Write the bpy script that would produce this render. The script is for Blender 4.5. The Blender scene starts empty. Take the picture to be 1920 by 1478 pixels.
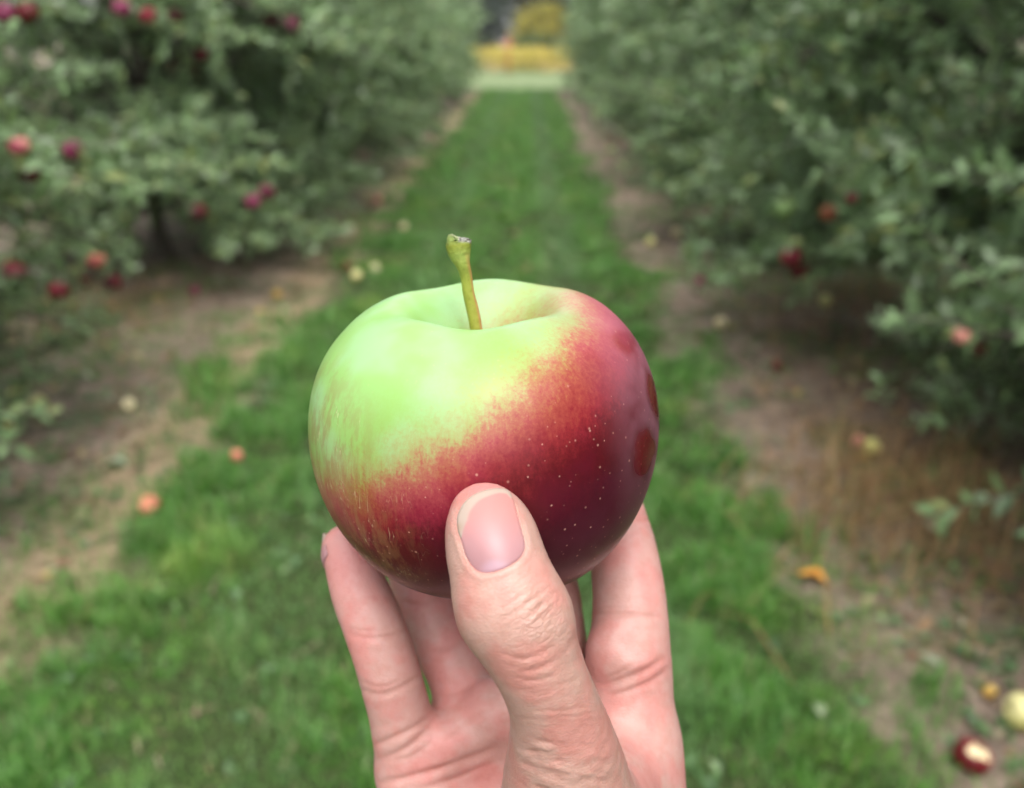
import bpy, math, random
import numpy as np
from mathutils import Vector, Matrix, Euler

rad = math.radians
S = bpy.context.scene
COL = S.collection
RNG = np.random.default_rng(7)
random.seed(7)

# ------------------------------------------------------------------ camera, sky, sun, exposure
FPX = 1663.0                       # focal length in pixels of a 1920 px wide picture
CAM_H = 1.40
cam_data = bpy.data.cameras.new('camera')
cam = bpy.data.objects.new('camera', cam_data)
COL.objects.link(cam)
cam.location = (0.0, 0.0, CAM_H)
cam.rotation_euler = Euler((rad(90 - 21.9), 0.0, rad(0.85)), 'XYZ')
cam_data.sensor_width = 36.0
cam_data.lens = FPX * 36.0 / 1920.0
cam_data.clip_start = 0.01
cam_data.clip_end = 600.0
cam_data.dof.use_dof = True
cam_data.dof.focus_distance = 0.1625
cam_data.dof.aperture_fstop = 12.3
S.camera = cam

SUN_EL, SUN_AZ = 66.0, 172.0        # degrees; azimuth clockwise from +Y (down the lane)
world = bpy.data.worlds.new('World')
S.world = world
world.use_nodes = True
wn = world.node_tree
sky = wn.nodes.new('ShaderNodeTexSky')
sky.sky_type = 'NISHITA'
sky.sun_disc = False
sky.sun_elevation = rad(SUN_EL)
sky.sun_rotation = rad(SUN_AZ)
sky.air_density = 1.0
sky.dust_density = 4.0
sky.ozone_density = 1.0
hs_ = wn.nodes.new('ShaderNodeHueSaturation')          # thin white overcast: the blue is washed out
hs_.inputs['Saturation'].default_value = 0.30
wn.links.new(sky.outputs[0], hs_.inputs['Color'])
wn.links.new(hs_.outputs[0], wn.nodes['Background'].inputs[0])
wn.nodes['Background'].inputs[1].default_value = 0.15
sl = bpy.data.lights.new('sun', 'SUN')
sl.energy = 0.68
sl.angle = rad(65)
sl.color = (1.0, 0.95, 0.87)
sun = bpy.data.objects.new('sun', sl)
COL.objects.link(sun)
sun.location = (4, -2, 8)
_sd = Vector((math.sin(rad(SUN_AZ)) * math.cos(rad(SUN_EL)), math.cos(rad(SUN_AZ)) * math.cos(rad(SUN_EL)), math.sin(rad(SUN_EL))))
sun.rotation_euler = _sd.to_track_quat('Z', 'Y').to_euler()

S.view_settings.view_transform = 'Standard'
S.view_settings.look = 'None'
S.view_settings.exposure = 1.5
S.view_settings.gamma = 1.0
S.render.engine = 'CYCLES'
S.cycles.use_denoising = True
S.cycles.max_bounces = 9
S.cycles.diffuse_bounces = 5
S.cycles.glossy_bounces = 2
S.cycles.transmission_bounces = 3
S.cycles.transparent_max_bounces = 4
S.cycles.caustics_reflective = False
S.cycles.caustics_refractive = False

bpy.context.view_layer.update()
CM = np.array(cam.matrix_world)
CR, CT = CM[:3, :3], CM[:3, 3]


def c2w(p_mm):
    """camera space millimetres -> world metres"""
    p = np.asarray(p_mm, float) * 0.001
    return p @ CR.T + CT


def px3(x, y, d):
    """photo pixel and depth (mm) -> camera space mm"""
    return np.array([(x - 960.0) * d / FPX, -(y - 739.0) * d / FPX, -d])


def px_ray(x, y):
    d = CR @ np.array([(x - 960.0) / FPX, -(y - 739.0) / FPX, -1.0])
    return d / np.linalg.norm(d)


# ------------------------------------------------------------------ helpers
_tab = np.random.default_rng(3).random((256, 256))


def vn(x, y, s=1.0, off=0):
    """smooth value noise 0..1"""
    x = np.asarray(x, float) * s + off * 17.3 + 1000
    y = np.asarray(y, float) * s + off * 9.1 + 1000
    xi, yi = np.floor(x).astype(int), np.floor(y).astype(int)
    fx, fy = x - xi, y - yi
    fx, fy = fx * fx * (3 - 2 * fx), fy * fy * (3 - 2 * fy)
    a, b = _tab[xi % 256, yi % 256], _tab[(xi + 1) % 256, yi % 256]
    c, d = _tab[xi % 256, (yi + 1) % 256], _tab[(xi + 1) % 256, (yi + 1) % 256]
    return (a * (1 - fx) + b * fx) * (1 - fy) + (c * (1 - fx) + d * fx) * fy


def sst(a, b, x):
    t = np.clip((x - a) / (b - a), 0, 1)
    return t * t * (3 - 2 * t)


def ground_z(x, y):
    x, y = np.asarray(x, float), np.asarray(y, float)
    z = 0.05 * (vn(x, y, 0.9) - 0.5) + 0.03 * (vn(x, y, 3.1, 2) - 0.5) + 0.012 * (vn(x, y, 9.0, 4) - 0.5)
    return z * np.exp(-np.maximum(y - 20, 0) / 30.0)


def ground_hit(px, py):
    r = px_ray(px, py)
    t = -CT[2] / r[2]
    for _ in range(6):
        p = CT + r * t
        t = (float(ground_z(p[0], p[1])) - CT[2]) / r[2]
    return CT + r * t


def mesh_from(name, V, F, mat=None, smooth=True, parent=None, F3=None):
    """V (n,3); F (m,4) quads or list; F3 triangles"""
    me = bpy.data.meshes.new(name)
    V = np.asarray(V, np.float32)
    parts, starts, tot = [], [], 0
    for A in (F, F3):
        if A is None or len(A) == 0:
            continue
        A = np.asarray(A, np.int32)
        parts.append(A.ravel())
        starts.append(tot + np.arange(len(A), dtype=np.int32) * A.shape[1])
        tot += A.size
    loops = np.concatenate(parts)
    st = np.concatenate(starts)
    me.vertices.add(len(V))
    me.vertices.foreach_set('co', V.ravel())
    me.loops.add(len(loops))
    me.loops.foreach_set('vertex_index', loops)
    me.polygons.add(len(st))
    me.polygons.foreach_set('loop_start', st)
    me.update(calc_edges=True)
    me.validate()
    if smooth:
        me.polygons.foreach_set('use_smooth', np.ones(len(me.polygons), bool))
    o = bpy.data.objects.new(name, me)
    if mat:
        me.materials.append(mat)
    COL.objects.link(o)
    if parent:
        o.parent = parent
    return o


def attr(o, name, vals):
    a = o.data.attributes.new(name, 'FLOAT', 'POINT')
    a.data.foreach_set('value', np.asarray(vals, np.float32))


def tag(o, label=None, cat=None, group=None, kind=None):
    if label: o['label'] = label
    if cat: o['category'] = cat
    if group: o['group'] = group
    if kind: o['kind'] = kind
    return o


def empty(name, loc, rz=0.0):
    o = bpy.data.objects.new(name, None)
    o.empty_display_size = 0.1
    o.location = loc
    o.rotation_euler = (0, 0, rz)
    COL.objects.link(o)
    return o


def copy_tree(o):
    c = o.copy()
    COL.objects.link(c)
    for ch in o.children:
        k = ch.copy()
        COL.objects.link(k)
        k.parent = c
    return c


class NT:
    """little node builder"""
    def __init__(s, name):
        s.m = bpy.data.materials.new(name)
        s.m.use_nodes = True
        s.t = s.m.node_tree
        s.b = s.t.nodes['Principled BSDF']
        s.out = s.t.nodes['Material Output']

    def n(s, typ, **kw):
        nd = s.t.nodes.new('ShaderNode' + typ)
        for k, v in kw.items():
            setattr(nd, k, v)
        return nd

    def put(s, sock, v):
        if isinstance(v, bpy.types.NodeSocket):
            s.t.links.new(v, sock)
        elif v is not None:
            if hasattr(sock.default_value, '__len__') and not hasattr(v, '__len__'):
                v = (v, v, v)
            if hasattr(sock.default_value, '__len__') and len(sock.default_value) == 4 and len(v) == 3:
                v = (*v, 1)
            sock.default_value = v

    def math(s, op, a, b=None, c=None, clamp=False):
        nd = s.n('Math', operation=op, use_clamp=clamp)
        for i, v in enumerate((a, b, c)):
            if v is not None:
                s.put(nd.inputs[i], v)
        return nd.outputs[0]

    def mix(s, f, a, b, blend='MIX'):
        nd = s.n('Mix', data_type='RGBA', blend_type=blend)
        s.put(nd.inputs[0], f)
        s.put(nd.inputs[6], a)
        s.put(nd.inputs[7], b)
        return nd.outputs[2]

    def noise(s, vec, scale, detail=4, rough=0.55, dist=0.0):
        nd = s.n('TexNoise')
        s.put(nd.inputs['Vector'], vec)
        nd.inputs['Scale'].default_value = scale
        nd.inputs['Detail'].default_value = detail
        nd.inputs['Roughness'].default_value = rough
        nd.inputs['Distortion'].default_value = dist
        return nd.outputs['Fac']

    def sm(s, x, a, b):
        nd = s.n('MapRange', interpolation_type='SMOOTHSTEP')
        s.put(nd.inputs[0], x)
        s.put(nd.inputs[1], a)
        s.put(nd.inputs[2], b)
        return nd.outputs[0]

    def ramp(s, f, stops):
        nd = s.n('ValToRGB')
        s.put(nd.inputs[0], f)
        cr = nd.color_ramp
        while len(cr.elements) < len(stops):
            cr.elements.new(0.5)
        for e, (p, c) in zip(cr.elements, stops):
            e.position = p
            e.color = (*c, 1)
        return nd.outputs[0]

    def obj(s):
        return s.n('TexCoord').outputs['Object']

    def pos(s):
        return s.n('NewGeometry').outputs['Position']

    def mapping(s, v, scale=(1, 1, 1), rot=(0, 0, 0)):
        nd = s.n('Mapping')
        s.put(nd.inputs[0], v)
        nd.inputs['Scale'].default_value = scale
        nd.inputs['Rotation'].default_value = rot
        return nd.outputs[0]

    def at(s, name):
        return s.n('Attribute', attribute_name=name).outputs['Fac']

    def rand(s):
        return s.n('NewGeometry').outputs['Random Per Island']

    def bump(s, h, strength=0.3, dist=0.001, normal=None):
        nd = s.n('Bump')
        nd.inputs['Strength'].default_value = strength
        nd.inputs['Distance'].default_value = dist
        s.put(nd.inputs['Height'], h)
        if normal is not None:
            s.put(nd.inputs['Normal'], normal)
        return nd.outputs[0]

    def set(s, **kw):
        for k, v in kw.items():
            s.put(s.b.inputs[k.replace('_', ' ')], v)
        return s.m

    def translucent(s, col, fac):
        tr = s.n('BsdfTranslucent')
        s.put(tr.inputs[0], col)
        mx = s.n('MixShader')
        mx.inputs[0].default_value = fac
        s.t.links.new(s.b.outputs[0], mx.inputs[1])
        s.t.links.new(tr.outputs[0], mx.inputs[2])
        s.t.links.new(mx.outputs[0], s.out.inputs[0])
        return s.m


def catmull(P, n):
    P = np.asarray(P, float)
    Q = np.vstack([2 * P[0] - P[1], P, 2 * P[-1] - P[-2]])
    t = np.linspace(0, len(P) - 1 - 1e-9, n)
    i = t.astype(int)
    f = (t - i)[:, None]
    a, b, c, d = Q[i], Q[i + 1], Q[i + 2], Q[i + 3]
    return 0.5 * (2 * b + (c - a) * f + (2 * a - 5 * b + 4 * c - d) * f ** 2 + (3 * b - a - 3 * c + d) * f ** 3)


def tube(P, R, seg=10, cap=True):
    """tube along points P with radii R -> V, quads, tris"""
    P = np.asarray(P, float)
    R = np.asarray(R, float)
    T = np.gradient(P, axis=0)
    T /= np.linalg.norm(T, axis=1)[:, None] + 1e-12
    up = np.array([0.3, 0.9, 0.2]) if abs(T[0][2]) > 0.8 else np.array([0, 0, 1.0])
    A = np.cross(T, up)
    A /= np.linalg.norm(A, axis=1)[:, None] + 1e-12
    B = np.cross(T, A)
    th = np.linspace(0, 2 * np.pi, seg, endpoint=False)
    V = P[:, None, :] + R[:, None, None] * (np.cos(th)[None, :, None] * A[:, None, :] + np.sin(th)[None, :, None] * B[:, None, :])
    n = len(P)
    i, j = np.meshgrid(np.arange(n - 1), np.arange(seg), indexing='ij')
    q = np.stack([i * seg + j, i * seg + (j + 1) % seg, (i + 1) * seg + (j + 1) % seg, (i + 1) * seg + j], -1).reshape(-1, 4)
    V = V.reshape(-1, 3)
    tris = []
    if cap:
        V = np.vstack([V, P[-1], P[0]])
        e, s0 = n * seg, n * seg + 1
        jj = np.arange(seg)
        tris = np.vstack([np.stack([(n - 1) * seg + jj, (n - 1) * seg + (jj + 1) % seg, np.full(seg, e)], 1),
                          np.stack([(jj + 1) % seg, jj, np.full(seg, s0)], 1)])
    return V, q, tris


class Acc:
    """collects several V/F sets into one mesh"""
    def __init__(s):
        s.V, s.Q, s.T, s.n = [], [], [], 0

    def add(s, V, Q=None, T=None):
        s.V.append(V)
        if Q is not None and len(Q):
            s.Q.append(np.asarray(Q) + s.n)
        if T is not None and len(T):
            s.T.append(np.asarray(T) + s.n)
        s.n += len(V)

    def build(s, name, mat, parent=None, smooth=True):
        return mesh_from(name, np.vstack(s.V), np.vstack(s.Q) if s.Q else None, mat, smooth, parent,
                         np.vstack(s.T) if s.T else None)


# ------------------------------------------------------------------ materials of the setting
def mat_ground():
    m = NT('orchard_ground')
    p = m.pos()
    sep = m.n('SeparateXYZ')
    m.put(sep.inputs[0], p)
    X, Y = sep.outputs[0], sep.outputs[1]
    n1 = m.noise(p, 1.3, 5, 0.6)
    n2 = m.noise(p, 7.0, 6, 0.65)
    n3 = m.noise(p, 38.0, 5, 0.7)
    n4 = m.noise(p, 2.6, 4, 0.6, 0.6)
    soil = m.ramp(n2, [(0.25, (0.10, 0.072, 0.054)), (0.46, (0.28, 0.21, 0.165)), (0.6, (0.40, 0.31, 0.24)), (0.8, (0.5, 0.41, 0.31))])
    soil = m.mix(m.sm(n3, 0.35, 0.75), m.mix(0.55, soil, (0.055, 0.04, 0.03)), soil)
    # dry mown thatch, pale straw near the lane edge of the left strip
    straw = m.ramp(n3, [(0.3, (0.20, 0.14, 0.085)), (0.7, (0.46, 0.35, 0.22))])
    el = m.math('SUBTRACT', 1.0, m.math('ABSOLUTE', m.math('MULTIPLY', m.math('ADD', X, 1.32), 3.2)), clamp=True)
    soil = m.mix(m.math('MULTIPLY', m.sm(m.math('ADD', el, m.math('MULTIPLY', n1, 0.6)), 0.45, 1.1), 0.85), soil, straw)
    moss = m.ramp(n3, [(0.3, (0.045, 0.062, 0.024)), (0.7, (0.13, 0.155, 0.07))])
    soil = m.mix(m.math('MULTIPLY', m.sm(n4, 0.48, 0.63), 0.75), soil, moss)
    red = m.sm(X, 0.9, 1.6)  # soil of the right strip painted darker, standing in for the row's shade
    soil = m.mix(m.math('MULTIPLY', red, 0.6), soil, m.mix(1.0, soil, (0.62, 0.55, 0.52), 'MULTIPLY'))
    turf = m.ramp(n3, [(0.25, (0.016, 0.028, 0.008)), (0.7, (0.06, 0.085, 0.028))])
    u = m.math('ABSOLUTE', m.math('ADD', X, 0.2))
    u = m.math('ADD', u, m.math('MULTIPLY', m.math('SUBTRACT', n1, 0.5), 0.5))
    u = m.math('ADD', u, m.math('MULTIPLY', m.math('SUBTRACT', n2, 0.5), 0.35))
    col = m.mix(m.sm(u, 0.82, 1.06), turf, soil)
    return m.set(Base_Color=col, Roughness=0.95, Specular_IOR_Level=0.15,
                 Normal=m.bump(m.math('ADD', n3, n2), 0.8, 0.02))


def mat_leaf(name, top, under, tip, rough=0.42, trans=0.22, spec=0.5):
    m = NT(name)
    r = m.rand()
    g = m.n('NewGeometry')
    top_c = m.ramp(r, [(0.0, tuple(c * 0.55 for c in top)), (0.35, top), (0.85, tuple(min(1, c * 1.45) for c in top)), (0.94, tip), (1.0, tip)])
    un_c = m.ramp(r, [(0.0, tuple(c * 0.75 for c in under)), (1.0, tuple(c * 1.2 for c in under))])
    col = m.mix(g.outputs['Backfacing'], top_c, un_c)
    m.set(Base_Color=col, Roughness=rough, Specular_IOR_Level=spec)
    return m.translucent(m.mix(0.5, top_c, (0.17, 0.29, 0.06)), trans)


def mat_simple(name, c0, c1, scale=20, rough=0.8, bump=0.3, bd=0.005, detail=5, spec=0.3):
    m = NT(name)
    n = m.noise(m.obj(), scale, detail, 0.6)
    return m.set(Base_Color=m.ramp(n, [(0.3, c0), (0.7, c1)]), Roughness=rough, Specular_IOR_Level=spec,
                 Normal=m.bump(n, bump, bd))


def mat_island(name, stops, rough=0.55, spec=0.35, trans=0.2, tcol=(0.1, 0.2, 0.03)):
    m = NT(name)
    c = m.ramp(m.rand(), stops)
    m.set(Base_Color=c, Roughness=rough, Specular_IOR_Level=spec)
    return m.translucent(m.mix(0.5, c, tcol), trans)


# ------------------------------------------------------------------ ground sheet and the field strip
def build_ground():
    xs = np.concatenate([-np.geomspace(260, 5.2, 18), np.arange(-5, 5.01, 0.06), np.geomspace(5.2, 260, 18)])
    ys = np.concatenate([-np.geomspace(60, 1.2, 8), np.arange(-1, 9, 0.06), np.arange(9, 45, 0.4), np.geomspace(46, 420, 20)])
    X, Y = np.meshgrid(xs, ys, indexing='ij')
    Z = ground_z(X, Y) * (np.abs(X) < 30)
    V = np.stack([X, Y, Z], -1).reshape(-1, 3)
    nx, ny = len(xs), len(ys)
    i, j = np.meshgrid(np.arange(nx - 1), np.arange(ny - 1), indexing='ij')
    q = np.stack([i * ny + j, (i + 1) * ny + j, (i + 1) * ny + j + 1, i * ny + j + 1], -1).reshape(-1, 4)
    tag(mesh_from('ground', V, q, mat_ground()), 'bare soil and turf floor of the orchard', None, None, 'structure')
    # pale mown field strip across the end of the lane
    xs = np.linspace(-60, 60, 60)
    ys = np.linspace(26.5, 41, 16)
    X, Y = np.meshgrid(xs, ys, indexing='ij')
    Y = Y + np.where(Y < 27, 0.6 * (vn(X, Y, 0.7) - 0.5), 0)
    V = np.stack([X, Y, ground_z(X, Y) * 0 + 0.03], -1).reshape(-1, 3)
    i, j = np.meshgrid(np.arange(59), np.arange(15), indexing='ij')
    q = np.stack([i * 16 + j, (i + 1) * 16 + j, (i + 1) * 16 + j + 1, i * 16 + j + 1], -1).reshape(-1, 4)
    tag(mesh_from('path', V, q, mat_simple('mown_field', (0.105, 0.15, 0.055), (0.165, 0.205, 0.095), 1.5, 0.9)), 'pale mown grass track across the lane end', None, None, 'structure')


build_ground()


# ------------------------------------------------------------------ leaves and trees
LEAF = np.array([[0, 0, 0], [-0.21, 0.32, 0.05], [0, 0.35, -0.03], [0.21, 0.32, 0.05],
                 [-0.19, 0.66, 0.03], [0, 0.68, -0.05], [0.19, 0.66, 0.03], [0, 1.0, -0.14]])
LEAF_Q = np.array([[1, 2, 5, 4], [2, 3, 6, 5]])
LEAF_T = np.array([[0, 2, 1], [0, 3, 2], [4, 5, 7], [5, 6, 7]])
LEAF_S = np.array([[0, 0, 0], [-0.27, 0.5, 0.05], [0.27, 0.5, 0.05], [0, 1.0, -0.1]])
LEAF_ST = np.array([[0, 2, 1], [1, 2, 3]])


def orient(D, N):
    """frames with y = D, z ~ N"""
    D = D / (np.linalg.norm(D, axis=1)[:, None] + 1e-9)
    Xa = np.cross(D, N)
    Xa /= np.linalg.norm(Xa, axis=1)[:, None] + 1e-9
    Za = np.cross(Xa, D)
    return np.stack([Xa, D, Za], 1)          # rows are axes


def leaves_mesh(P, D, N, size, simple=False):
    L = LEAF_S if simple else LEAF
    M = orient(D, N)
    V = P[:, None, :] + size[:, None, None] * np.einsum('kj,njc->nkc', L, M)
    k = len(L)
    off = (np.arange(len(P)) * k)[:, None, None]
    Q = None if simple else (LEAF_Q[None] + off).reshape(-1, 4)
    T = ((LEAF_ST if simple else LEAF_T)[None] + off).reshape(-1, 3)
    return V.reshape(-1, 3), Q, T


def unit(v):
    return v / (np.linalg.norm(v, axis=-1, keepdims=True) + 1e-9)


def tree_parts(seed, height=3.3, radius=1.16, limbs=84, shoots=31, lps=18, leaf=0.066, simple=False, low=0.27):
    r = np.random.default_rng(seed)
    wood = Acc()
    P = np.array([[0, 0, -0.1], [0.02, 0.01, 0.4], [-0.02, 0.03, 1.2], [0.02, -0.02, 2.2], [0, 0, height * 0.92]])
    C = catmull(P, 14)
    wood.add(*tube(C, np.linspace(0.055, 0.010, 14) * np.where(np.arange(14) < 2, 1.35, 1), 9))
    LP, LD, LN, LS = [], [], [], []
    for k in range(limbs):
        zt = low + (height - low - 0.15) * ((k + r.random()) / limbs) ** 1.3
        ph = k * 2.399 + r.normal(0, 0.35)
        u = (zt - low) / (height - low)
        rr = radius * (1.12 - 0.52 * u ** 1.2) * (0.78 + 0.36 * r.random())
        rr *= 0.80 + 0.20 * float(sst(0.3, 0.9, zt))
        d = np.array([math.cos(ph), math.sin(ph), 0])
        rise = r.normal(0.06 + 0.3 * u, 0.15)
        pts = np.array([[0, 0, zt], d * rr * 0.5 + [0, 0, zt + rr * (rise + 0.10)], d * rr + [r.normal(0, .08), r.normal(0, .08), zt + rr * (rise - 0.10)]])
        pts[0] = C[np.argmin(abs(C[:, 2] - zt))]
        cc = catmull(pts, 8)
        wood.add(*tube(cc, np.linspace(0.022, 0.004, 8), 6))
        for s in range(shoots):
            t = 0.22 + 0.80 * (r.random() ** 0.8)
            b = cc[min(7, int(t * 7))] + r.normal(0, 0.03, 3)
            if s == 0:
                b = cc[-1]
            sd = unit(d * (0.5 + 0.5 * r.random()) + r.normal(0, 0.62, 3) + np.array([0, 0, 0.28]))
            ln = 0.14 + 0.22 * r.random() + (0.30 if r.random() < 0.15 else 0)
            n = max(5, int(lps * ln / 0.26))
            tt = (np.arange(n) + 0.6) / n
            droop = np.array([0, 0, -0.10 * ln])
            pp = b + np.outer(tt, sd * ln) + np.outer(tt ** 2, droop)
            if not simple or s % 4 == 0:
                wood.add(*tube(np.array([b, b + sd * ln * .5 + droop * .25, b + sd * ln + droop]), [0.0035, 0.0028, 0.0015], 4, False))
            # spiral leaves
            e1 = unit(np.cross(sd, [0.1, 0.2, 1.0]))
            e2 = np.cross(sd, e1)
            an = np.arange(n) * 2.4 + r.random() * 6
            side = np.cos(an)[:, None] * e1 + np.sin(an)[:, None] * e2
            D = unit(side * 0.95 + sd * (0.35 + 0.5 * tt[:, None]) + r.normal(0, 0.2, (n, 3)) + np.array([0, 0, -0.12]))
            N = unit(np.array([0, 0, 1.0]) * 0.70 + d * 0.85 + sd * 0.3 + r.normal(0, 0.42, (n, 3)))
            LP.append(pp); LD.append(D); LN.append(N)
            LS.append(leaf * (0.62 + 0.6 * r.random(n)) * np.where(tt > 0.85, 0.75, 1))
    LP, LD, LN, LS = np.vstack(LP), np.vstack(LD), np.vstack(LN), np.concatenate(LS)
    keep = (LP[:, 2] > 0.15) & (np.hypot(LP[:, 0], LP[:, 1]) < (radius + 0.05) + 0.60 * np.clip(LP[:, 2] - 0.2, 0, 0.6))
    return wood, leaves_mesh(LP[keep], LD[keep], LN[keep], LS[keep], simple)


M_leaf = mat_leaf('apple_leaf', (0.205, 0.310, 0.145), (0.38, 0.46, 0.32), (0.30, 0.35, 0.12), 0.40, 0.42, 0.7)
M_bark = mat_simple('apple_bark', (0.045, 0.036, 0.03), (0.15, 0.125, 0.105), 40, 0.9, 0.6, 0.006)

ORD = ['first', 'second', 'third', 'fourth', 'fifth', 'sixth', 'seventh', 'eighth', 'ninth', 'tenth', 'eleventh', 'twelfth', 'thirteenth', 'fourteenth', 'fifteenth']


def make_tree(seed, **kw):
    root = empty('apple_tree', (0, 0, 0))
    wood, lv = tree_parts(seed, **kw)
    wood.build('trunk', M_bark, root)
    mesh_from('crown', lv[0], lv[1], M_leaf, False, root, lv[2])
    return root


near = [make_tree(11, radius=1.22), make_tree(23, radius=1.26), make_tree(35, radius=1.22)]
far = [make_tree(51, limbs=56, shoots=20, lps=10, leaf=0.105, simple=True), make_tree(63, limbs=56, shoots=20, lps=10, leaf=0.105, simple=True)]
ROW_X = {-1: 2.35, 1: 2.20}
# (y, x jitter, scale)
left_y = [-1.5, 2.55, 5.85, 7.6, 9.8, 12.0, 14.2, 16.4, 18.6, 20.8, 23.0, 25.2]
right_y = [-0.9, 2.2, 4.05, 6.6, 9.4, 11.6, 13.9, 16.2, 18.4, 20.7, 22.9, 25.1]
L_LAB = {1: 'dense apple tree filling the left edge, hung with pink and crimson apples',
         2: 'apple tree just behind the dark gap of the left row, magenta apples near its foot',
         3: 'grey-green apple tree of the left row, next beyond the one at the dark gap'}
R_LAB = {1: 'large leafy apple tree filling the right edge, low pale shoots over brown grass',
         2: 'apple tree of the right row with one green apple and red apples low down',
         3: 'apple tree of the right row just beyond the narrow dark gap between crowns'}
used = set()
TREES = []
n_lab = 0
for side, ys_, LAB in ((-1, left_y, L_LAB), (1, right_y, R_LAB)):
    sn = 'left' if side < 0 else 'right'
    for i, y in enumerate(ys_):
        pool = near if i < 5 else far
        proto = pool[(i * 2 + (side > 0)) % len(pool)]
        if id(proto) in used:
            t = copy_tree(proto)
        else:
            t = proto
            used.add(id(proto))
        x = side * (ROW_X[side] + ((0.14 if side > 0 else 0.32) if i == 1 else 0.0)) + random.uniform(-0.08, 0.08)
        t.location = (x, y, float(ground_z(x, y)))
        t.rotation_euler = (0, 0, random.uniform(0, 6.28))
        s = random.uniform(0.98, 1.08) if i > 2 else 1.04
        t.scale = (s, s, s * random.uniform(0.98, 1.08))
        if i == 0:
            lab = f'apple tree standing beside the photographer, closest of the {sn} row'
        elif i in LAB:
            lab = LAB[i]
        elif i == len(ys_) - 1:
            lab = f'last apple tree of the {sn} row, where the lane meets the pale field'
        else:
            lab = f'grey-green apple tree, {ORD[i - 1]} from the front of the {sn} row down the lane'
        tag(t, lab, 'apple tree', f'apple trees in the {sn} orchard row')
        TREES.append(t)


# ------------------------------------------------------------------ beyond the lane: crop, post, bush, wood
def blob_tree(name, loc, h, rx, rz, seed, mat, n=5000, leaf=0.25, trunk_h=1.0, low=0.12):
    r = np.random.default_rng(seed)
    root = empty(name, loc)
    w = Acc()
    w.add(*tube(catmull([[0, 0, -0.2], [0.1, 0, trunk_h], [0, 0.1, h * 0.6], [0, 0, h * 0.85]], 10), np.linspace(0.05 * rx + 0.05, 0.03, 10), 8))
    for k in range(9):
        a = r.random() * 6.28
        z0 = trunk_h + r.random() * h * 0.4
        w.add(*tube(np.array([[0, 0, z0], [math.cos(a) * rx * .4, math.sin(a) * rx * .4, z0 + h * .14], [math.cos(a) * rx * .75, math.sin(a) * rx * .75, z0 + h * .22]]), [0.05, 0.035, 0.015], 6))
    w.build('trunk', M_bark, root)
    ncl = 70
    cd = unit(r.normal(0, 1, (ncl, 3)))
    cr = r.random(ncl) ** 0.4
    cz = low * h + (1 - low) * h * 0.5
    CC = cd * cr[:, None] * [rx * 0.85, rx * 0.85, rz * 0.85] + [0, 0, cz]
    ci = r.integers(0, ncl, n)
    P = CC[ci] + r.normal(0, 1, (n, 3)) * [rx * 0.13, rx * 0.13, rz * 0.11]
    D = unit(r.normal(0, 1, (n, 3)) + [0, 0, -0.2])
    N = unit(r.normal(0, 0.6, (n, 3)) + [0, 0, 1.0])
    V, Q, T = leaves_mesh(P, D, N, leaf * (0.6 + 0.8 * r.random(n)), True)
    mesh_from('crown', V, Q, mat, False, root, T)
    return root


M_yel = mat_leaf('autumn_leaf', (0.30, 0.255, 0.03), (0.30, 0.28, 0.07), (0.42, 0.29, 0.02), 0.6, 0.3, 0.25)
M_olive = mat_leaf('shrub_leaf', (0.07, 0.10, 0.025), (0.12, 0.15, 0.06), (0.3, 0.25, 0.03), 0.6, 0.25, 0.25)
M_dark = mat_leaf('woodland_leaf', (0.014, 0.030, 0.016), (0.04, 0.06, 0.035), (0.03, 0.05, 0.02), 0.6, 0.15, 0.3)


def crop():
    r = np.random.default_rng(5)
    n = 26000
    X = r.uniform(-16, 16, n)
    Y = 38.5 + 14 * r.random(n) ** 1.6
    row = np.round(Y / 0.5) * 0.5 + r.normal(0, 0.08, n)
    Z = 0.9 * r.random(n) ** 0.6 + 0.08 * vn(X, Y, 1.2)
    P = np.stack([X, row, Z], 1)
    D = unit(r.normal(0, 1, (n, 3)))
    N = unit(r.normal(0, 0.7, (n, 3)) + [0, -0.3, 1])
    m = mat_island('crop_leaf', [(0, (0.28, 0.26, 0.04)), (0.5, (0.44, 0.36, 0.07)), (0.8, (0.52, 0.41, 0.11)), (1, (0.48, 0.32, 0.13))], 0.7, 0.2, 0.25, (0.5, 0.4, 0.05))
    V, Q, T = leaves_mesh(P, D, N, r.uniform(0.10, 0.2, n), True)
    tag(mesh_from('crop_field', V, Q, m, False, None, T), 'yellow autumn crop standing across the end of the lane', 'crop', None, 'stuff')


crop()
b = blob_tree('autumn_bush', (1.0, 56, 0), 3.3, 2.2, 1.7, 8, M_yel, 5200, 0.24, 0.5, 0.05)
tag(b, 'round yellow bush behind the yellow crop at the lane end', 'bush')
b = blob_tree('shrub', (0.75, 53.5, 0), 1.7, 1.7, 0.85, 9, M_olive, 2600, 0.2, 0.3, 0.02)
tag(b, 'low dark olive shrub in front of the round yellow bush', 'bush')
for k, (x, y, h, rx) in enumerate([(-13, 76, 13, 5), (-4.6, 72, 11, 4.2), (3.0, 80, 15, 5.5), (10, 75, 12, 5), (19, 78, 14, 6)]):
    t = blob_tree('woodland_tree', (x, y, 0), h, rx, h * 0.5, 70 + k, M_dark, 15000, 0.75, 2.0, 0.02)
    lab = ['dark tree far left of the yellow bush, mostly behind the left apple row',
           'dark tree to the left of the yellow bush beyond the crop field',
           'tall dark tree rising directly behind the yellow bush',
           'dark tree to the right of the yellow bush behind the right apple row',
           'dark tree far right of the yellow bush, behind the right apple row'][k]
    tag(t, lab, 'tree', 'dark trees beyond the crop field')

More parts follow.
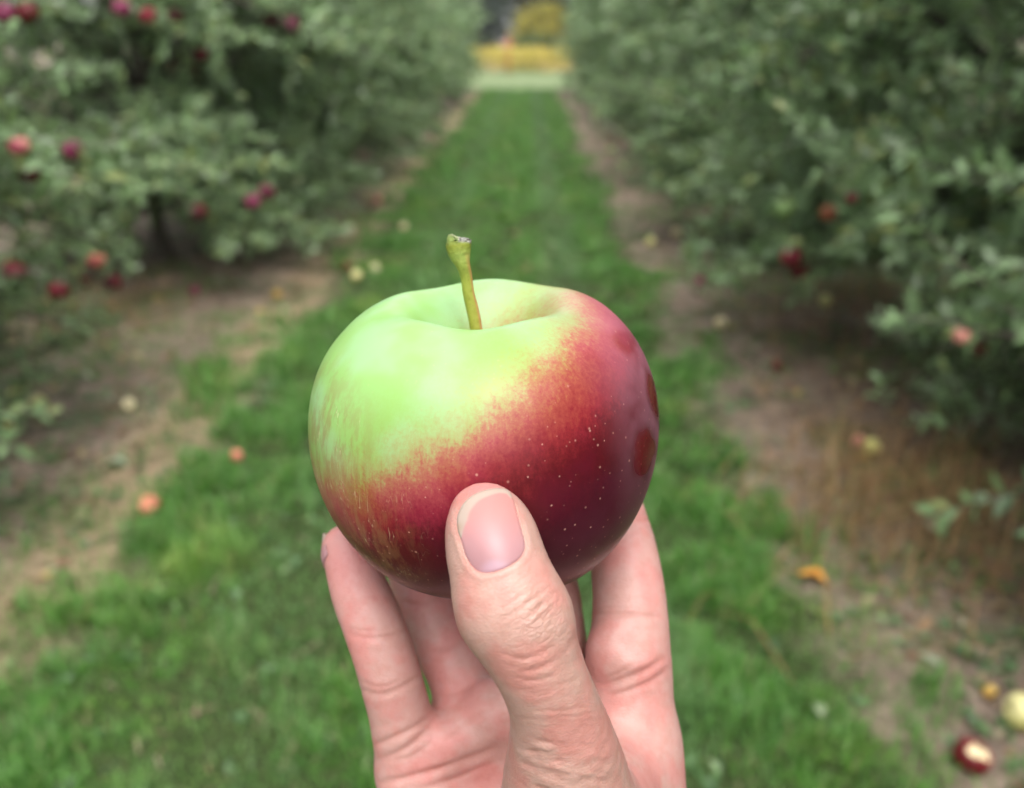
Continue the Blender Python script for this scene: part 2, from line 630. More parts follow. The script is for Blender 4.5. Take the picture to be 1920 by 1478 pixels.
# rust-red marker post with a cross board at the crop's edge
pr = empty('marker_post', (-0.72, 37.9, 0.0))
tag(pr, 'thin rust red marker post standing at the front edge of the yellow crop', 'post')
M_post = mat_simple('rust_paint', (0.30, 0.07, 0.03), (0.48, 0.14, 0.06), 30, 0.7)
v, q, t3 = tube(np.array([[0, 0, -0.2], [0, 0, 0.6], [0.01, 0, 1.35], [0.01, 0, 1.5]]), [0.04, 0.04, 0.036, 0.03], 12)
mesh_from('pole', v, q, M_post, True, pr, t3)
v, q, t3 = tube(np.array([[-0.24, 0.0, 1.16], [0, 0, 1.17], [0.26, 0.0, 1.16]]), [0.05, 0.05, 0.05], 4)
mesh_from('cross_board', v + [0, -0.085, 0], q, M_post, False, pr, t3)


# ------------------------------------------------------------------ grass, weeds, thatch, litter
def blades(P, h, w, lean, curl, az, mat, name, label, cat):
    n = len(P)
    d = np.stack([np.cos(az), np.sin(az), np.zeros(n)], 1)
    s = np.stack([-np.sin(az), np.cos(az), np.zeros(n)], 1)
    up = np.array([0, 0, 1.0])
    m = P + up * (h * 0.55)[:, None] * np.cos(lean)[:, None] + d * (h * 0.55 * np.sin(lean))[:, None]
    l2 = np.minimum(lean + curl, 1.9)
    t = m + up * (h * 0.45 * np.cos(l2))[:, None] + d * (h * 0.45 * np.sin(l2))[:, None]
    V = np.stack([P - s * w[:, None] * .5, P + s * w[:, None] * .5, m + s * w[:, None] * .45, m - s * w[:, None] * .45, t], 1).reshape(-1, 3)
    o = (np.arange(n) * 5)[:, None]
    Q = np.array([[0, 1, 2, 3]]) + o
    T = np.array([[3, 2, 4]]) + o
    ob = mesh_from(name, V, Q, mat, True, None, T)
    tag(ob, label, cat, None, 'stuff')
    return ob


def mat_grass(name, stops, rough, spec, trans, tcol):
    """blades coloured one by one, drifting in patches, with a paler worn wheel track down the lane"""
    m = NT(name)
    p = m.pos()
    sep = m.n('SeparateXYZ')
    m.put(sep.inputs[0], p)
    c = m.ramp(m.rand(), stops)
    n1 = m.noise(p, 1.7, 4, 0.6)
    n2 = m.noise(p, 4.5, 4, 0.6)
    c = m.mix(m.math('MULTIPLY', m.sm(n1, 0.50, 0.68), 0.65), c, m.mix(1.0, c, (1.9, 1.25, 1.1), 'MULTIPLY'))
    c = m.mix(m.math('MULTIPLY', m.sm(n2, 0.52, 0.66), 0.6), c, m.mix(1.0, c, (0.55, 0.62, 0.7), 'MULTIPLY'))
    x = m.math('ADD', sep.outputs[0], m.math('MULTIPLY', m.math('SUBTRACT', n1, 0.5), 0.25))
    tr = None
    for cx, w, a in ((0.24, 0.17, 0.55), (-0.62, 0.2, 0.3)):
        d = m.math('DIVIDE', m.math('SUBTRACT', x, cx), w)
        g = m.math('MULTIPLY', m.math('SUBTRACT', 1.0, m.math('MULTIPLY', d, d), clamp=True), a)
        tr = g if tr is None else m.math('ADD', tr, g)
    c = m.mix(tr, c, (0.15, 0.235, 0.115))
    m.set(Base_Color=c, Roughness=rough, Specular_IOR_Level=spec)
    return m.translucent(m.mix(0.5, c, tcol), trans)


def lane_mask(X, Y):
    """probability that turf grows here"""
    u = np.abs(X + 0.2) + 0.5 * (vn(X, Y, 1.4, 7) - 0.5) + 0.3 * (vn(X, Y, 5, 8) - 0.5)
    return 1 - sst(0.84, 1.10, u)


M_grass = mat_grass('lawn_grass', [(0, (0.040, 0.125, 0.014)), (0.35, (0.075, 0.22, 0.026)), (0.7, (0.115, 0.295, 0.045)), (0.9, (0.17, 0.34, 0.11)), (0.96, (0.22, 0.24, 0.10)), (1, (0.30, 0.25, 0.13))], 0.5, 0.4, 0.25, (0.08, 0.2, 0.02))


def lawn():
    r = np.random.default_rng(12)
    PP, H, W = [], [], []
    for y0, y1, dens, wmul in ((0.5, 2.4, 15000, 1.0), (2.4, 4.5, 9000, 1.35), (4.5, 9, 3600, 2.0), (9, 27, 1100, 3.4)):
        n = int((y1 - y0) * 2.9 * dens)
        X = r.uniform(-1.75, 1.15, n)
        Y = r.uniform(y0, y1, n)
        cl = vn(X, Y, 5.5, 3) * 0.6 + vn(X, Y, 15, 5) * 0.4
        pr_ = lane_mask(X, Y) * (0.35 + 0.9 * sst(0.3, 0.6, cl))
        # wheel-worn band of thinner turf
        pr_ *= 1 - 0.35 * np.exp(-((X - 0.28) / 0.13) ** 2)
        k = r.random(n) < pr_
        X, Y, cl = X[k], Y[k], cl[k]
        PP.append(np.stack([X, Y, ground_z(X, Y) - 0.004], 1))
        H.append((0.026 + 0.05 * sst(0.35, 0.75, cl)) * r.uniform(0.6, 1.35, len(X)) * (1 + 0.1 * wmul))
        W.append(r.uniform(0.0024, 0.0046, len(X)) * wmul)
    P, h, w = np.vstack(PP), np.concatenate(H), np.concatenate(W)
    n = len(P)
    blades(P, h, w, r.uniform(0.1, 0.75, n), r.uniform(0.2, 0.9, n), r.uniform(0, 6.28, n), M_grass, 'grass', 'green mown grass along the middle of the lane', 'grass')
    # patchy tufts outside the lane
    n = 120000
    X = r.uniform(-3.2, 3.0, n)
    Y = 0.6 + 10 * r.random(n) ** 1.5
    cl = vn(X, Y, 2.3, 11) * 0.6 + vn(X, Y, 8, 12) * 0.4
    k = (r.random(n) < sst(0.47, 0.66, cl)) & (lane_mask(X, Y) < 0.3)
    X, Y = X[k], Y[k]
    n = len(X)
    P = np.stack([X, Y, ground_z(X, Y) - 0.004], 1)
    blades(P, r.uniform(0.025, 0.065, n), r.uniform(0.003, 0.006, n), r.uniform(0.2, 1.0, n), r.uniform(0.2, 0.9, n), r.uniform(0, 6.28, n), M_grass, 'weed_grass', 'thin patches of grass on the bare strips under the trees', 'grass')
    # broad leaved weeds (clover, dandelion) as small rosettes
    n = 9000
    X = r.uniform(-3.0, 3.0, n)
    Y = 0.6 + 9 * r.random(n) ** 1.5
    cl = vn(X, Y, 1.9, 21) * 0.6 + vn(X, Y, 6.5, 22) * 0.4
    k = r.random(n) < sst(0.45, 0.62, cl + 0.07 * (X > 0.7)) * (0.25 + 0.75 * (lane_mask(X, Y) < 0.3))
    X, Y = X[k], Y[k]
    c = np.stack([X, Y, ground_z(X, Y) + 0.004], 1)
    m = 4
    P = np.repeat(c, m, 0)
    a = r.uniform(0, 6.28, len(P))
    D = unit(np.stack([np.cos(a), np.sin(a), r.uniform(0.1, 0.8, len(P))], 1))
    N = unit(r.normal(0, .25, (len(P), 3)) + [0, 0, 1])
    M_weed = mat_leaf('weed_leaf', (0.07, 0.14, 0.05), (0.16, 0.22, 0.13), (0.20, 0.28, 0.12), 0.45, 0.2, 0.5)
    V, Q, T = leaves_mesh(P, D, N, r.uniform(0.018, 0.042, len(P)))
    tag(mesh_from('ground_weeds', V, Q, M_weed, False, None, T), 'small broad-leaved weeds scattered over the bare strips', 'weeds', None, 'stuff')
    # dry thatch and straw lying about
    n = 42000
    X = r.uniform(-3.2, 3.2, n)
    Y = 0.6 + 10 * r.random(n) ** 1.5
    k = r.random(n) < (1 - 0.92 * lane_mask(X, Y)) * (0.25 + sst(0.4, 0.65, vn(X, Y, 2.0, 31)))
    X, Y = X[k], Y[k]
    n = len(X)
    P = np.stack([X, Y, ground_z(X, Y) + r.uniform(0.001, 0.012, n)], 1)
    M_straw = mat_island('dry_straw', [(0, (0.10, 0.07, 0.045)), (0.4, (0.23, 0.17, 0.11)), (0.8, (0.38, 0.29, 0.19)), (1, (0.5, 0.42, 0.3))], 0.8, 0.2, 0.1, (0.3, 0.2, 0.1))
    blades(P, r.uniform(0.03, 0.12, n), r.uniform(0.0018, 0.0036, n), r.uniform(1.25, 1.62, n), r.uniform(-0.1, 0.25, n), r.uniform(0, 6.28, n), M_straw, 'straw', 'dry mown straw lying over the bare strips', 'straw')
    # rusty dead grass standing under the trees
    spots = [(1690, 900, 900), (1620, 960, 800), (1740, 1010, 600), (1590, 790, 400), (1620, 560, 700), (1540, 640, 420), (1760, 960, 600), (1810, 560, 260), (1850, 1010, 500), (1230, 330, 260),
             (470, 440, 420), (520, 420, 300), (190, 610, 420), (120, 620, 300), (280, 560, 260), (760, 230, 200), (660, 300, 240), (1190, 270, 260), (1380, 420, 240)]
    PP = []
    for (px, py, k) in spots:
        g = ground_hit(px, py)
        q = r.normal(0, 1, (int(k * 0.5), 2)) * [0.20, 0.28] + g[:2]
        PP.append(q)
    q = np.vstack(PP)
    P = np.stack([q[:, 0], q[:, 1], ground_z(q[:, 0], q[:, 1]) - 0.004], 1)
    n = len(P)
    M_dead = mat_island('dead_grass', [(0, (0.16, 0.085, 0.04)), (0.5, (0.33, 0.19, 0.09)), (0.85, (0.46, 0.30, 0.15)), (1, (0.20, 0.23, 0.08))], 0.8, 0.15, 0.2, (0.3, 0.15, 0.05))
    blades(P, 0.05 + 0.27 * r.random(n) ** 1.8, r.uniform(0.002, 0.0045, n), r.uniform(0.05, 1.4, n), r.uniform(0.1, 1.3, n), r.uniform(0, 6.28, n), M_dead, 'dead_grass', 'rusty brown dead grass standing at the foot of the trees', 'grass')
    # leaf litter
    n = 4200
    X = np.where(r.random(n) < 0.5, -r.uniform(1.3, 3.0, n), r.uniform(0.9, 3.0, n))
    Y = 0.8 + 14 * r.random(n) ** 1.3
    P = np.stack([X, Y, ground_z(X, Y) + 0.010], 1)
    a = r.uniform(0, 6.28, n)
    D = unit(np.stack([np.cos(a), np.sin(a), r.normal(0, .2, n)], 1))
    N = unit(r.normal(0, .35, (n, 3)) + [0, 0, 1])
    M_lit = mat_island('leaf_litter', [(0, (0.09, 0.055, 0.035)), (0.45, (0.21, 0.125, 0.075)), (0.75, (0.30, 0.20, 0.11)), (0.9, (0.33, 0.36, 0.26)), (1, (0.42, 0.30, 0.05))], 0.7, 0.25, 0.1, (0.3, 0.15, 0.05))
    V, Q, T = leaves_mesh(P, D, N, r.uniform(0.03, 0.07, n))
    tag(mesh_from('leaf_litter', V, Q, M_lit, False, None, T), 'brown fallen leaves scattered under the apple rows', 'leaves', None, 'stuff')


lawn()


# ------------------------------------------------------------------ apple shape
PROFILE = np.array([[0, 14.5], [2.8, 15.6], [6.4, 19.8], [10.6, 25.8], [14.8, 30.1], [18.8, 31.4], [23.4, 29.8], [28.0, 26.4], [32.6, 20.5], [35.7, 12.6], [37.0, 3.5],
                    [36.5, -6], [34.2, -15], [30.0, -23], [24.2, -28.8], [17.0, -32.2], [11.0, -32.6], [7, -30], [3, -26.5], [0, -25.5]]) * [1, 0.915] / 37.0


def lathe_apple(nt, nphi, seed=0, lob=0.02):
    """unit radius apple: verts, quads, tris"""
    pr_ = catmull(PROFILE, nt)[1:-1]
    ph = np.linspace(0, 2 * np.pi, nphi, endpoint=False)
    Rr, Pp = np.meshgrid(pr_[:, 0], ph, indexing='ij')
    Zz, _ = np.meshgrid(pr_[:, 1], ph, indexing='ij')
    r = np.random.default_rng(seed)
    a, b, c = r.random(3) * 6.28
    mod = 1 + lob * 0.6 * np.cos(2 * Pp + a) + lob * 0.5 * np.cos(3 * Pp + b) + lob * 0.55 * np.cos(5 * Pp + c) * sst(0.3, -0.9, Zz)
    lift = lob * 0.55 * np.cos(5 * Pp + c + 0.6) * sst(0.4, 0.85, Zz) + lob * np.cos(Pp + a) * sst(0.2, 0.9, Zz)
    n = len(pr_)
    V = np.stack([Rr * mod * np.cos(Pp), Rr * mod * np.sin(Pp), Zz + lift], -1).reshape(-1, 3)
    V = np.vstack([V, [0, 0, PROFILE[0, 1]], [0, 0, PROFILE[-1, 1]]])
    i, j = np.meshgrid(np.arange(n - 1), np.arange(nphi), indexing='ij')
    Q = np.stack([i * nphi + j, (i + 1) * nphi + j, (i + 1) * nphi + (j + 1) % nphi, i * nphi + (j + 1) % nphi], -1).reshape(-1, 4)
    jj = np.arange(nphi)
    T = np.vstack([np.stack([jj, (jj + 1) % nphi, np.full(nphi, n * nphi)], 1), np.stack([(n - 1) * nphi + (jj + 1) % nphi, (n - 1) * nphi + jj, np.full(nphi, n * nphi + 1)], 1)])
    return V, Q, T


# ------------------------------------------------------------------ small apples: on the ground and on the trees
def apple_mat(name, ca, cb, split=0.0, soft=0.5):
    m = NT(name)
    o = m.obj()
    sep = m.n('SeparateXYZ')
    m.put(sep.inputs[0], o)
    n = m.noise(m.mapping(o, (1, 1, 0.35)), 140, 4)
    f = m.math('ADD', m.math('MULTIPLY', m.math('ADD', sep.outputs[0], m.math('MULTIPLY', sep.outputs[2], 0.5)), 28.0), m.math('MULTIPLY', m.math('SUBTRACT', n, 0.5), 0.9))
    ca, cb = [tuple(v * (0.52 if q[1] < 0.2 else 1.0) for v in q) for q in (ca, cb)]
    c = m.mix(m.sm(f, split - soft, split + soft), ca, cb)
    return m.set(Base_Color=c, Roughness=0.45, Specular_IOR_Level=0.35)


AM = {'crimson': apple_mat('crimson_apple', (0.26, 0.012, 0.03), (0.42, 0.03, 0.06)),
      'magenta': apple_mat('magenta_apple', (0.25, 0.02, 0.07), (0.40, 0.055, 0.15)),
      'dark': apple_mat('dark_red_apple', (0.11, 0.006, 0.012), (0.24, 0.016, 0.026)),
      'coral': apple_mat('coral_apple', (0.62, 0.12, 0.11), (0.70, 0.27, 0.17)),
      'pink': apple_mat('pink_apple', (0.55, 0.09, 0.14), (0.62, 0.26, 0.21)),
      'yellow': apple_mat('yellow_apple', (0.55, 0.52, 0.17), (0.66, 0.60, 0.28)),
      'green': apple_mat('green_apple', (0.15, 0.24, 0.08), (0.21, 0.30, 0.12)),
      'cream': apple_mat('cream_apple', (0.66, 0.55, 0.31), (0.74, 0.66, 0.42)),
      'ochre': apple_mat('ochre_apple', (0.42, 0.24, 0.05), (0.52, 0.36, 0.10)),
      'rust': apple_mat('rusty_red_apple', (0.22, 0.04, 0.02), (0.32, 0.09, 0.03)),
      'half': apple_mat('blushed_apple', (0.48, 0.05, 0.07), (0.62, 0.60, 0.24), 0.0, 0.35)}
M_stem = mat_simple('apple_stem', (0.11, 0.08, 0.03), (0.25, 0.2, 0.07), 300, 0.7, 0.3, 0.0005)

_sv, _sq, _st = lathe_apple(22, 24, 4, 0.03)
SMALL = {}
for k, mt in AM.items():
    me = mesh_from('fallen_apple', _sv * 0.035, _sq, mt, True, None, _st)
    SMALL[k] = me.data
    bpy.data.objects.remove(me)
_tv, _tq, _tt = tube(np.array([[0, 0, 0.016], [0.001, 0, 0.028], [0.004, 0.001, 0.042], [0.008, 0.001, 0.052]]), [0.0014, 0.0011, 0.0012, 0.0019], 7)
_o = mesh_from('stem', _tv, _tq, M_stem, True, None, _tt)
STEM = _o.data
bpy.data.objects.remove(_o)


def small_apple(name, kind, loc, diam, label, group, rot=None):
    o = bpy.data.objects.new(name, SMALL[kind])
    COL.objects.link(o)
    s = diam / 70.0
    o.scale = (s, s, s)
    o.location = loc
    o.rotation_euler = rot if rot else (random.uniform(-1.2, 1.2), random.uniform(-1.2, 1.2), random.uniform(0, 6.28))
    st = bpy.data.objects.new('stem', STEM)
    COL.objects.link(st)
    st.parent = o
    tag(o, label, 'apple', group)
    return o


GA = 'windfall apples lying on the ground'
GROUND = [
    (34, 748, 68, 'half', 'red and yellow fallen apple at the left edge beside a dull yellow one'),
    (76, 768, 72, 'yellow', 'dull yellow-green fallen apple right beside the red and yellow one at left edge'),
    (16, 812, 50, 'ochre', 'small ochre fallen apple at the left edge below the yellow-green pair'),
    (445, 864, 46, 'coral', 'coral fallen apple on the edge of the grass left of the held apple'),
    (284, 960, 62, 'coral', 'broad coral windfall on pale soil at the lower left grass edge'),
    (243, 766, 48, 'cream', 'whitish fallen apple among weeds on the left bare strip'),
    (708, 380, 80, 'pink', 'pink fallen apple on bare soil left of the stem, up the lane'),
    (652, 506, 66, 'crimson', 'crimson fallen apple next to a yellow-green one left of the stem'),
    (669, 524, 70, 'yellow', 'yellow-green fallen apple, lowest of three windfalls left of the stem'),
    (704, 508, 58, 'cream', 'pale cream fallen apple, rightmost of three windfalls left of the stem'),
    (757, 428, 60, 'cream', 'small cream fallen apple alone on the grass up the lane left of the stem'),
    (367, 550, 60, 'magenta', 'magenta fallen apple in the shade below the left row'),
    (520, 557, 52, 'ochre', 'small ochre windfall on weeds between left row and held apple'),
    (1910, 1357, 76, 'yellow', 'yellow fallen apple cut by the right edge of the photo'),
    (1852, 1306, 32, 'ochre', 'tiny ochre windfall above the bitten red apple'),
    (1632, 850, 66, 'yellow', 'bright yellow fallen apple by rusty grass on the right strip'),
    (1609, 838, 52, 'pink', 'pink fallen apple touching the bright yellow one on the right strip'),
    (1455, 693, 46, 'crimson', 'small crimson fallen apple on dark soil right of the held apple'),
    (1350, 612, 60, 'cream', 'cream fallen apple at the right grass edge beside the held apple'),
    (1546, 571, 66, 'yellow', 'yellow fallen apple under the right row next to brown dead grass'),
    (1219, 458, 66, 'yellow', 'yellow fallen apple at the grass edge up the lane, left of a peach one'),
    (1268, 442, 74, 'cream', 'peach-cream fallen apple on dark soil up the right side'),
    (1312, 533, 60, 'magenta', 'dull magenta fallen apple on dark soil under the right row'),
    (1142, 286, 96, 'ochre', 'ochre fallen apple farthest up the lane at the right grass edge'),
]
for (px, py, dm, kd, lab) in GROUND:
    g = ground_hit(px, py + 4)
    r = dm * 0.0005
    small_apple('fallen_apple', kd, (g[0], g[1], float(ground_z(g[0], g[1])) + r * 0.86 + 0.006), dm, lab, GA)


# bitten apple, lower right
def bitten():
    g = ground_hit(1818, 1440)
    root = empty('bitten_apple', (g[0], g[1], float(ground_z(g[0], g[1])) + 0.030))
    tag(root, 'dark red fallen apple with a big bite of white flesh, lower right corner', 'apple', GA)
    V, Q, T = lathe_apple(60, 72, 9, 0.02)
    V = V * 0.037
    # bites face camera/up-right
    dv = unit((CT - np.array(root.location)))
    A = np.array(Euler((0.3, 0.5, 1.0)).to_matrix())
    V = V @ A.T
    inn = np.zeros(len(V), bool)
    for c, rr in ((unit(dv * 0.8 + np.array([0.16, 0.1, 0.42])) * 0.040, 0.0195), (unit(dv * 0.8 + np.array([0.62, 0.1, 0.0])) * 0.042, 0.0165)):
        dd = V - c
        L = np.linalg.norm(dd, axis=1)
        k = L < rr
        # pull inside verts down to the far side of the bite sphere, along the line to the apple's middle
        u = -unit(V)
        bq = np.sum(dd * u, 1)
        disc = np.maximum(bq ** 2 - (L ** 2 - rr ** 2), 0)
        t = -bq + np.sqrt(disc)
        V[k] = V[k] + u[k] * t[k][:, None]
        inn |= k
    skin = apple_mat('bitten_skin', (0.20, 0.01, 0.015), (0.33, 0.02, 0.03))
    fq = inn[Q].sum(1) >= 3
    ft = inn[T].sum(1) >= 2
    mesh_from('skin', V, Q[~fq], skin, True, root, T[~ft])
    mesh_from('flesh', V, Q[fq], mat_simple('apple_flesh', (0.66, 0.52, 0.30), (0.8, 0.70, 0.46), 120, 0.6, 0.4, 0.001), True, root, T[ft] if ft.any() else None)
    v, q, t3 = tube(np.array([[0, 0, 0.016], [0.001, 0, 0.03], [0.004, 0, 0.04]]) @ A.T, [0.0014, 0.0011, 0.0016], 7)
    mesh_from('stem', v, q, M_stem, True, root, t3)


bitten()

# single conspicuous fallen leaves
M_orange = mat_simple('orange_leaf', (0.48, 0.19, 0.03), (0.66, 0.33, 0.06), 60, 0.6)
M_pale = mat_simple('pale_leaf', (0.30, 0.36, 0.24), (0.46, 0.5, 0.36), 60, 0.6)
M_tan = mat_simple('tan_leaf', (0.34, 0.26, 0.15), (0.46, 0.36, 0.22), 60, 0.6)


def big_leaf(px, py, size, mat, label, rz):
    g = ground_hit(px, py)
    u = np.linspace(-1, 1, 9)
    w = np.linspace(0, 1, 13)
    W, U = np.meshgrid(w, u, indexing='ij')
    half = 0.34 * np.sin(np.pi * np.clip(W * 0.97 + 0.015, 0, 1)) ** 0.8 * (1 + 0.10 * np.sin(W * 38))
    X = U * half
    Z = 0.16 * np.abs(U) ** 1.5 * half * 3 + 0.12 * np.sin(W * 3.1) + 0.04 * np.sin(W * 9 + U * 4)
    V = np.stack([X, W - 0.5, Z], -1).reshape(-1, 3) * size
    i, j = np.meshgrid(np.arange(12), np.arange(8), indexing='ij')
    Q = np.stack([i * 9 + j, i * 9 + j + 1, (i + 1) * 9 + j + 1, (i + 1) * 9 + j], -1).reshape(-1, 4)
    o = mesh_from('fallen_leaf', V, Q, mat, True)
    o.location = (g[0], g[1], float(ground_z(g[0], g[1])) + 0.018)
    o.rotation_euler = (0.25, 0.2, rz)
    tag(o, label, 'leaf', 'single fallen leaves on the ground')


big_leaf(1524, 1098, 0.085, M_orange, 'orange fallen leaf on the right grass edge beside the index finger', 1.3)
big_leaf(220, 880, 0.075, M_pale, 'pale green fallen leaf on the left strip, left of the coral windfall', 1.9)
big_leaf(962, 447, 0.12, M_tan, 'tan fallen leaf on the grass just right of the stem tip', 1.5)
big_leaf(1528, 1342, 0.045, M_pale, 'small pale leaf in the grass right of the wrist', 0.4)
big_leaf(160, 715, 0.07, M_pale, 'grey-white leaf on bare soil above the whitish windfall', 1.8)

# apples on the trees: hung where the line of sight meets the outer leaves
bpy.context.view_layer.update()
DG = bpy.context.evaluated_depsgraph_get()
GT = 'apples hanging in the orchard trees'
HANG = [
    (36, 275, 70, 'pink', 'pink apple on the left tree beside a magenta one near the left edge'),
    (137, 282, 76, 'magenta', 'magenta apple on the left tree, right of the pink one'),
    (228, 17, 84, 'magenta', 'large magenta apple at the top of the left tree, left of a crimson one'),
    (278, 30, 80, 'crimson', 'crimson apple at the top of the left tree right of the magenta one'),
    (330, 32, 62, 'dark', 'dull dark red apple at the top left, right of the crimson one'),
    (375, 103, 80, 'dark', 'dark red apple deep in the gap of the left row, upper of a pair'),
    (358, 132, 84, 'dark', 'dark red apple deep in the gap of the left row, lower of a pair'),
    (511, 36, 78, 'dark', 'dark red apple on the left row beside a small magenta one near the top'),
    (545, 46, 74, 'magenta', 'small magenta apple high on the second left tree'),
    (181, 490, 76, 'coral', 'bright coral apple low on the left tree'),
    (28, 508, 80, 'crimson', 'crimson apple low at the left edge, left of the coral one'),
    (110, 545, 70, 'crimson', 'crimson apple lowest on the left tree, below the coral one'),
    (213, 530, 66, 'dark', 'dark red apple half hidden just right below the coral one'),
    (160, 527, 46, 'dark', 'small dark red apple directly below the coral one'),
    (372, 398, 74, 'dark', 'dark purple-red apple low in the left row, left of the magenta pair'),
    (474, 378, 76, 'magenta', 'magenta apple low in the left row, left of a touching pair'),
    (501, 360, 70, 'magenta', 'magenta apple low in the left row, right of a touching pair'),
    (55, 328, 64, 'dark', 'dark red apple under the pink one near the left edge'),
    (8, 27, 76, 'magenta', 'magenta apple cut by the top left corner'),
    (52, 25, 74, 'dark', 'dark red apple in the top left corner, right of the magenta one'),
    (1483, 482, 80, 'crimson', 'crimson apple low on the right row, upper of a touching pair'),
    (1498, 506, 70, 'crimson', 'crimson apple low on the right row, lower of a touching pair'),
    (1555, 400, 72, 'rust', 'rusty brown-red apple in shade on the right tree'),
    (1597, 371, 46, 'crimson', 'small red apple above the rusty one on the right tree'),
    (1470, 391, 92, 'green', 'green apple on a pale shoot of the right row'),
    (1803, 630, 58, 'pink', 'pink-red apple low on the right edge tree beside an orange-red one'),
    (1836, 655, 66, 'rust', 'orange-red apple low on the right edge tree'),
]
for (px, py, dm, kd, lab) in HANG:
    d = Vector(px_ray(px, py))
    o0 = Vector(CT)
    best = None
    for ddx, ddy in ((0, 0), (6, 0), (-6, 0), (0, 6), (0, -6), (10, 10), (-10, -10), (10, -10), (-10, 10)):
        hit, loc, nor, idx, ob, mt = S.ray_cast(DG, o0, Vector(px_ray(px + ddx, py + ddy)))
        if hit and ob.name.startswith('crown'):
            L = (loc - o0).length
            best = L if best is None else min(best, L)
    if best is None:
        best = 3.2
    p = o0 + d * (best + (0.020 if kd in ('dark', 'rust') else 0.004))
    small_apple('hanging_apple', kd, p, float(np.clip(dm / 4.1 * 2 * best * 0.95 * 1000 / FPX, 42, 92)), lab, GT, (random.uniform(-.3, .3), random.uniform(-.3, .3), random.uniform(0, 6.28)))


# ------------------------------------------------------------------ damp autumn air
def haze():
    V = np.array([[x, y, z] for x in (-70, 70) for y in (-12, 110) for z in (-1.2, 18)], float)
    Q = [[0, 1, 3, 2], [4, 6, 7, 5], [0, 4, 5, 1], [2, 3, 7, 6], [0, 2, 6, 4], [1, 5, 7, 3]]
    o = mesh_from('haze', V, Q, None, False)
    m = bpy.data.materials.new('air')
    m.use_nodes = True
    t = m.node_tree
    t.nodes.remove(t.nodes['Principled BSDF'])
    v = t.nodes.new('ShaderNodeVolumePrincipled')
    v.inputs['Color'].default_value = (0.92, 0.95, 0.95, 1)
    v.inputs['Density'].default_value = 0.0007
    t.links.new(v.outputs[0], t.nodes['Material Output'].inputs['Volume'])
    o.data.materials.append(m)
    tag(o, 'thin pale haze in the damp air over the orchard', None, None, 'stuff')


haze()


# ------------------------------------------------------------------ the held apple
AR = 36.6                                             # mm
A_C = px3(913, 813, 189.0)                            # camera space mm
A_ROT = np.array(Euler((rad(20), 0, rad(0)), 'XYZ').to_matrix())   # about camera X, crown leans to the camera
# local z (apple axis) -> camera up, leaning towards the camera (+z)
A_AX = np.array([[1, 0, 0], [0, 0, 1], [0, -1, 0]]).T        # maps local (x,y,z) to cam (x, z, -y)
A_M = np.array(Euler((rad(18.5), rad(0), rad(1.5)), 'XYZ').to_matrix()) @ np.array([[1, 0, 0], [0, 0, 1], [0, -1, 0]])


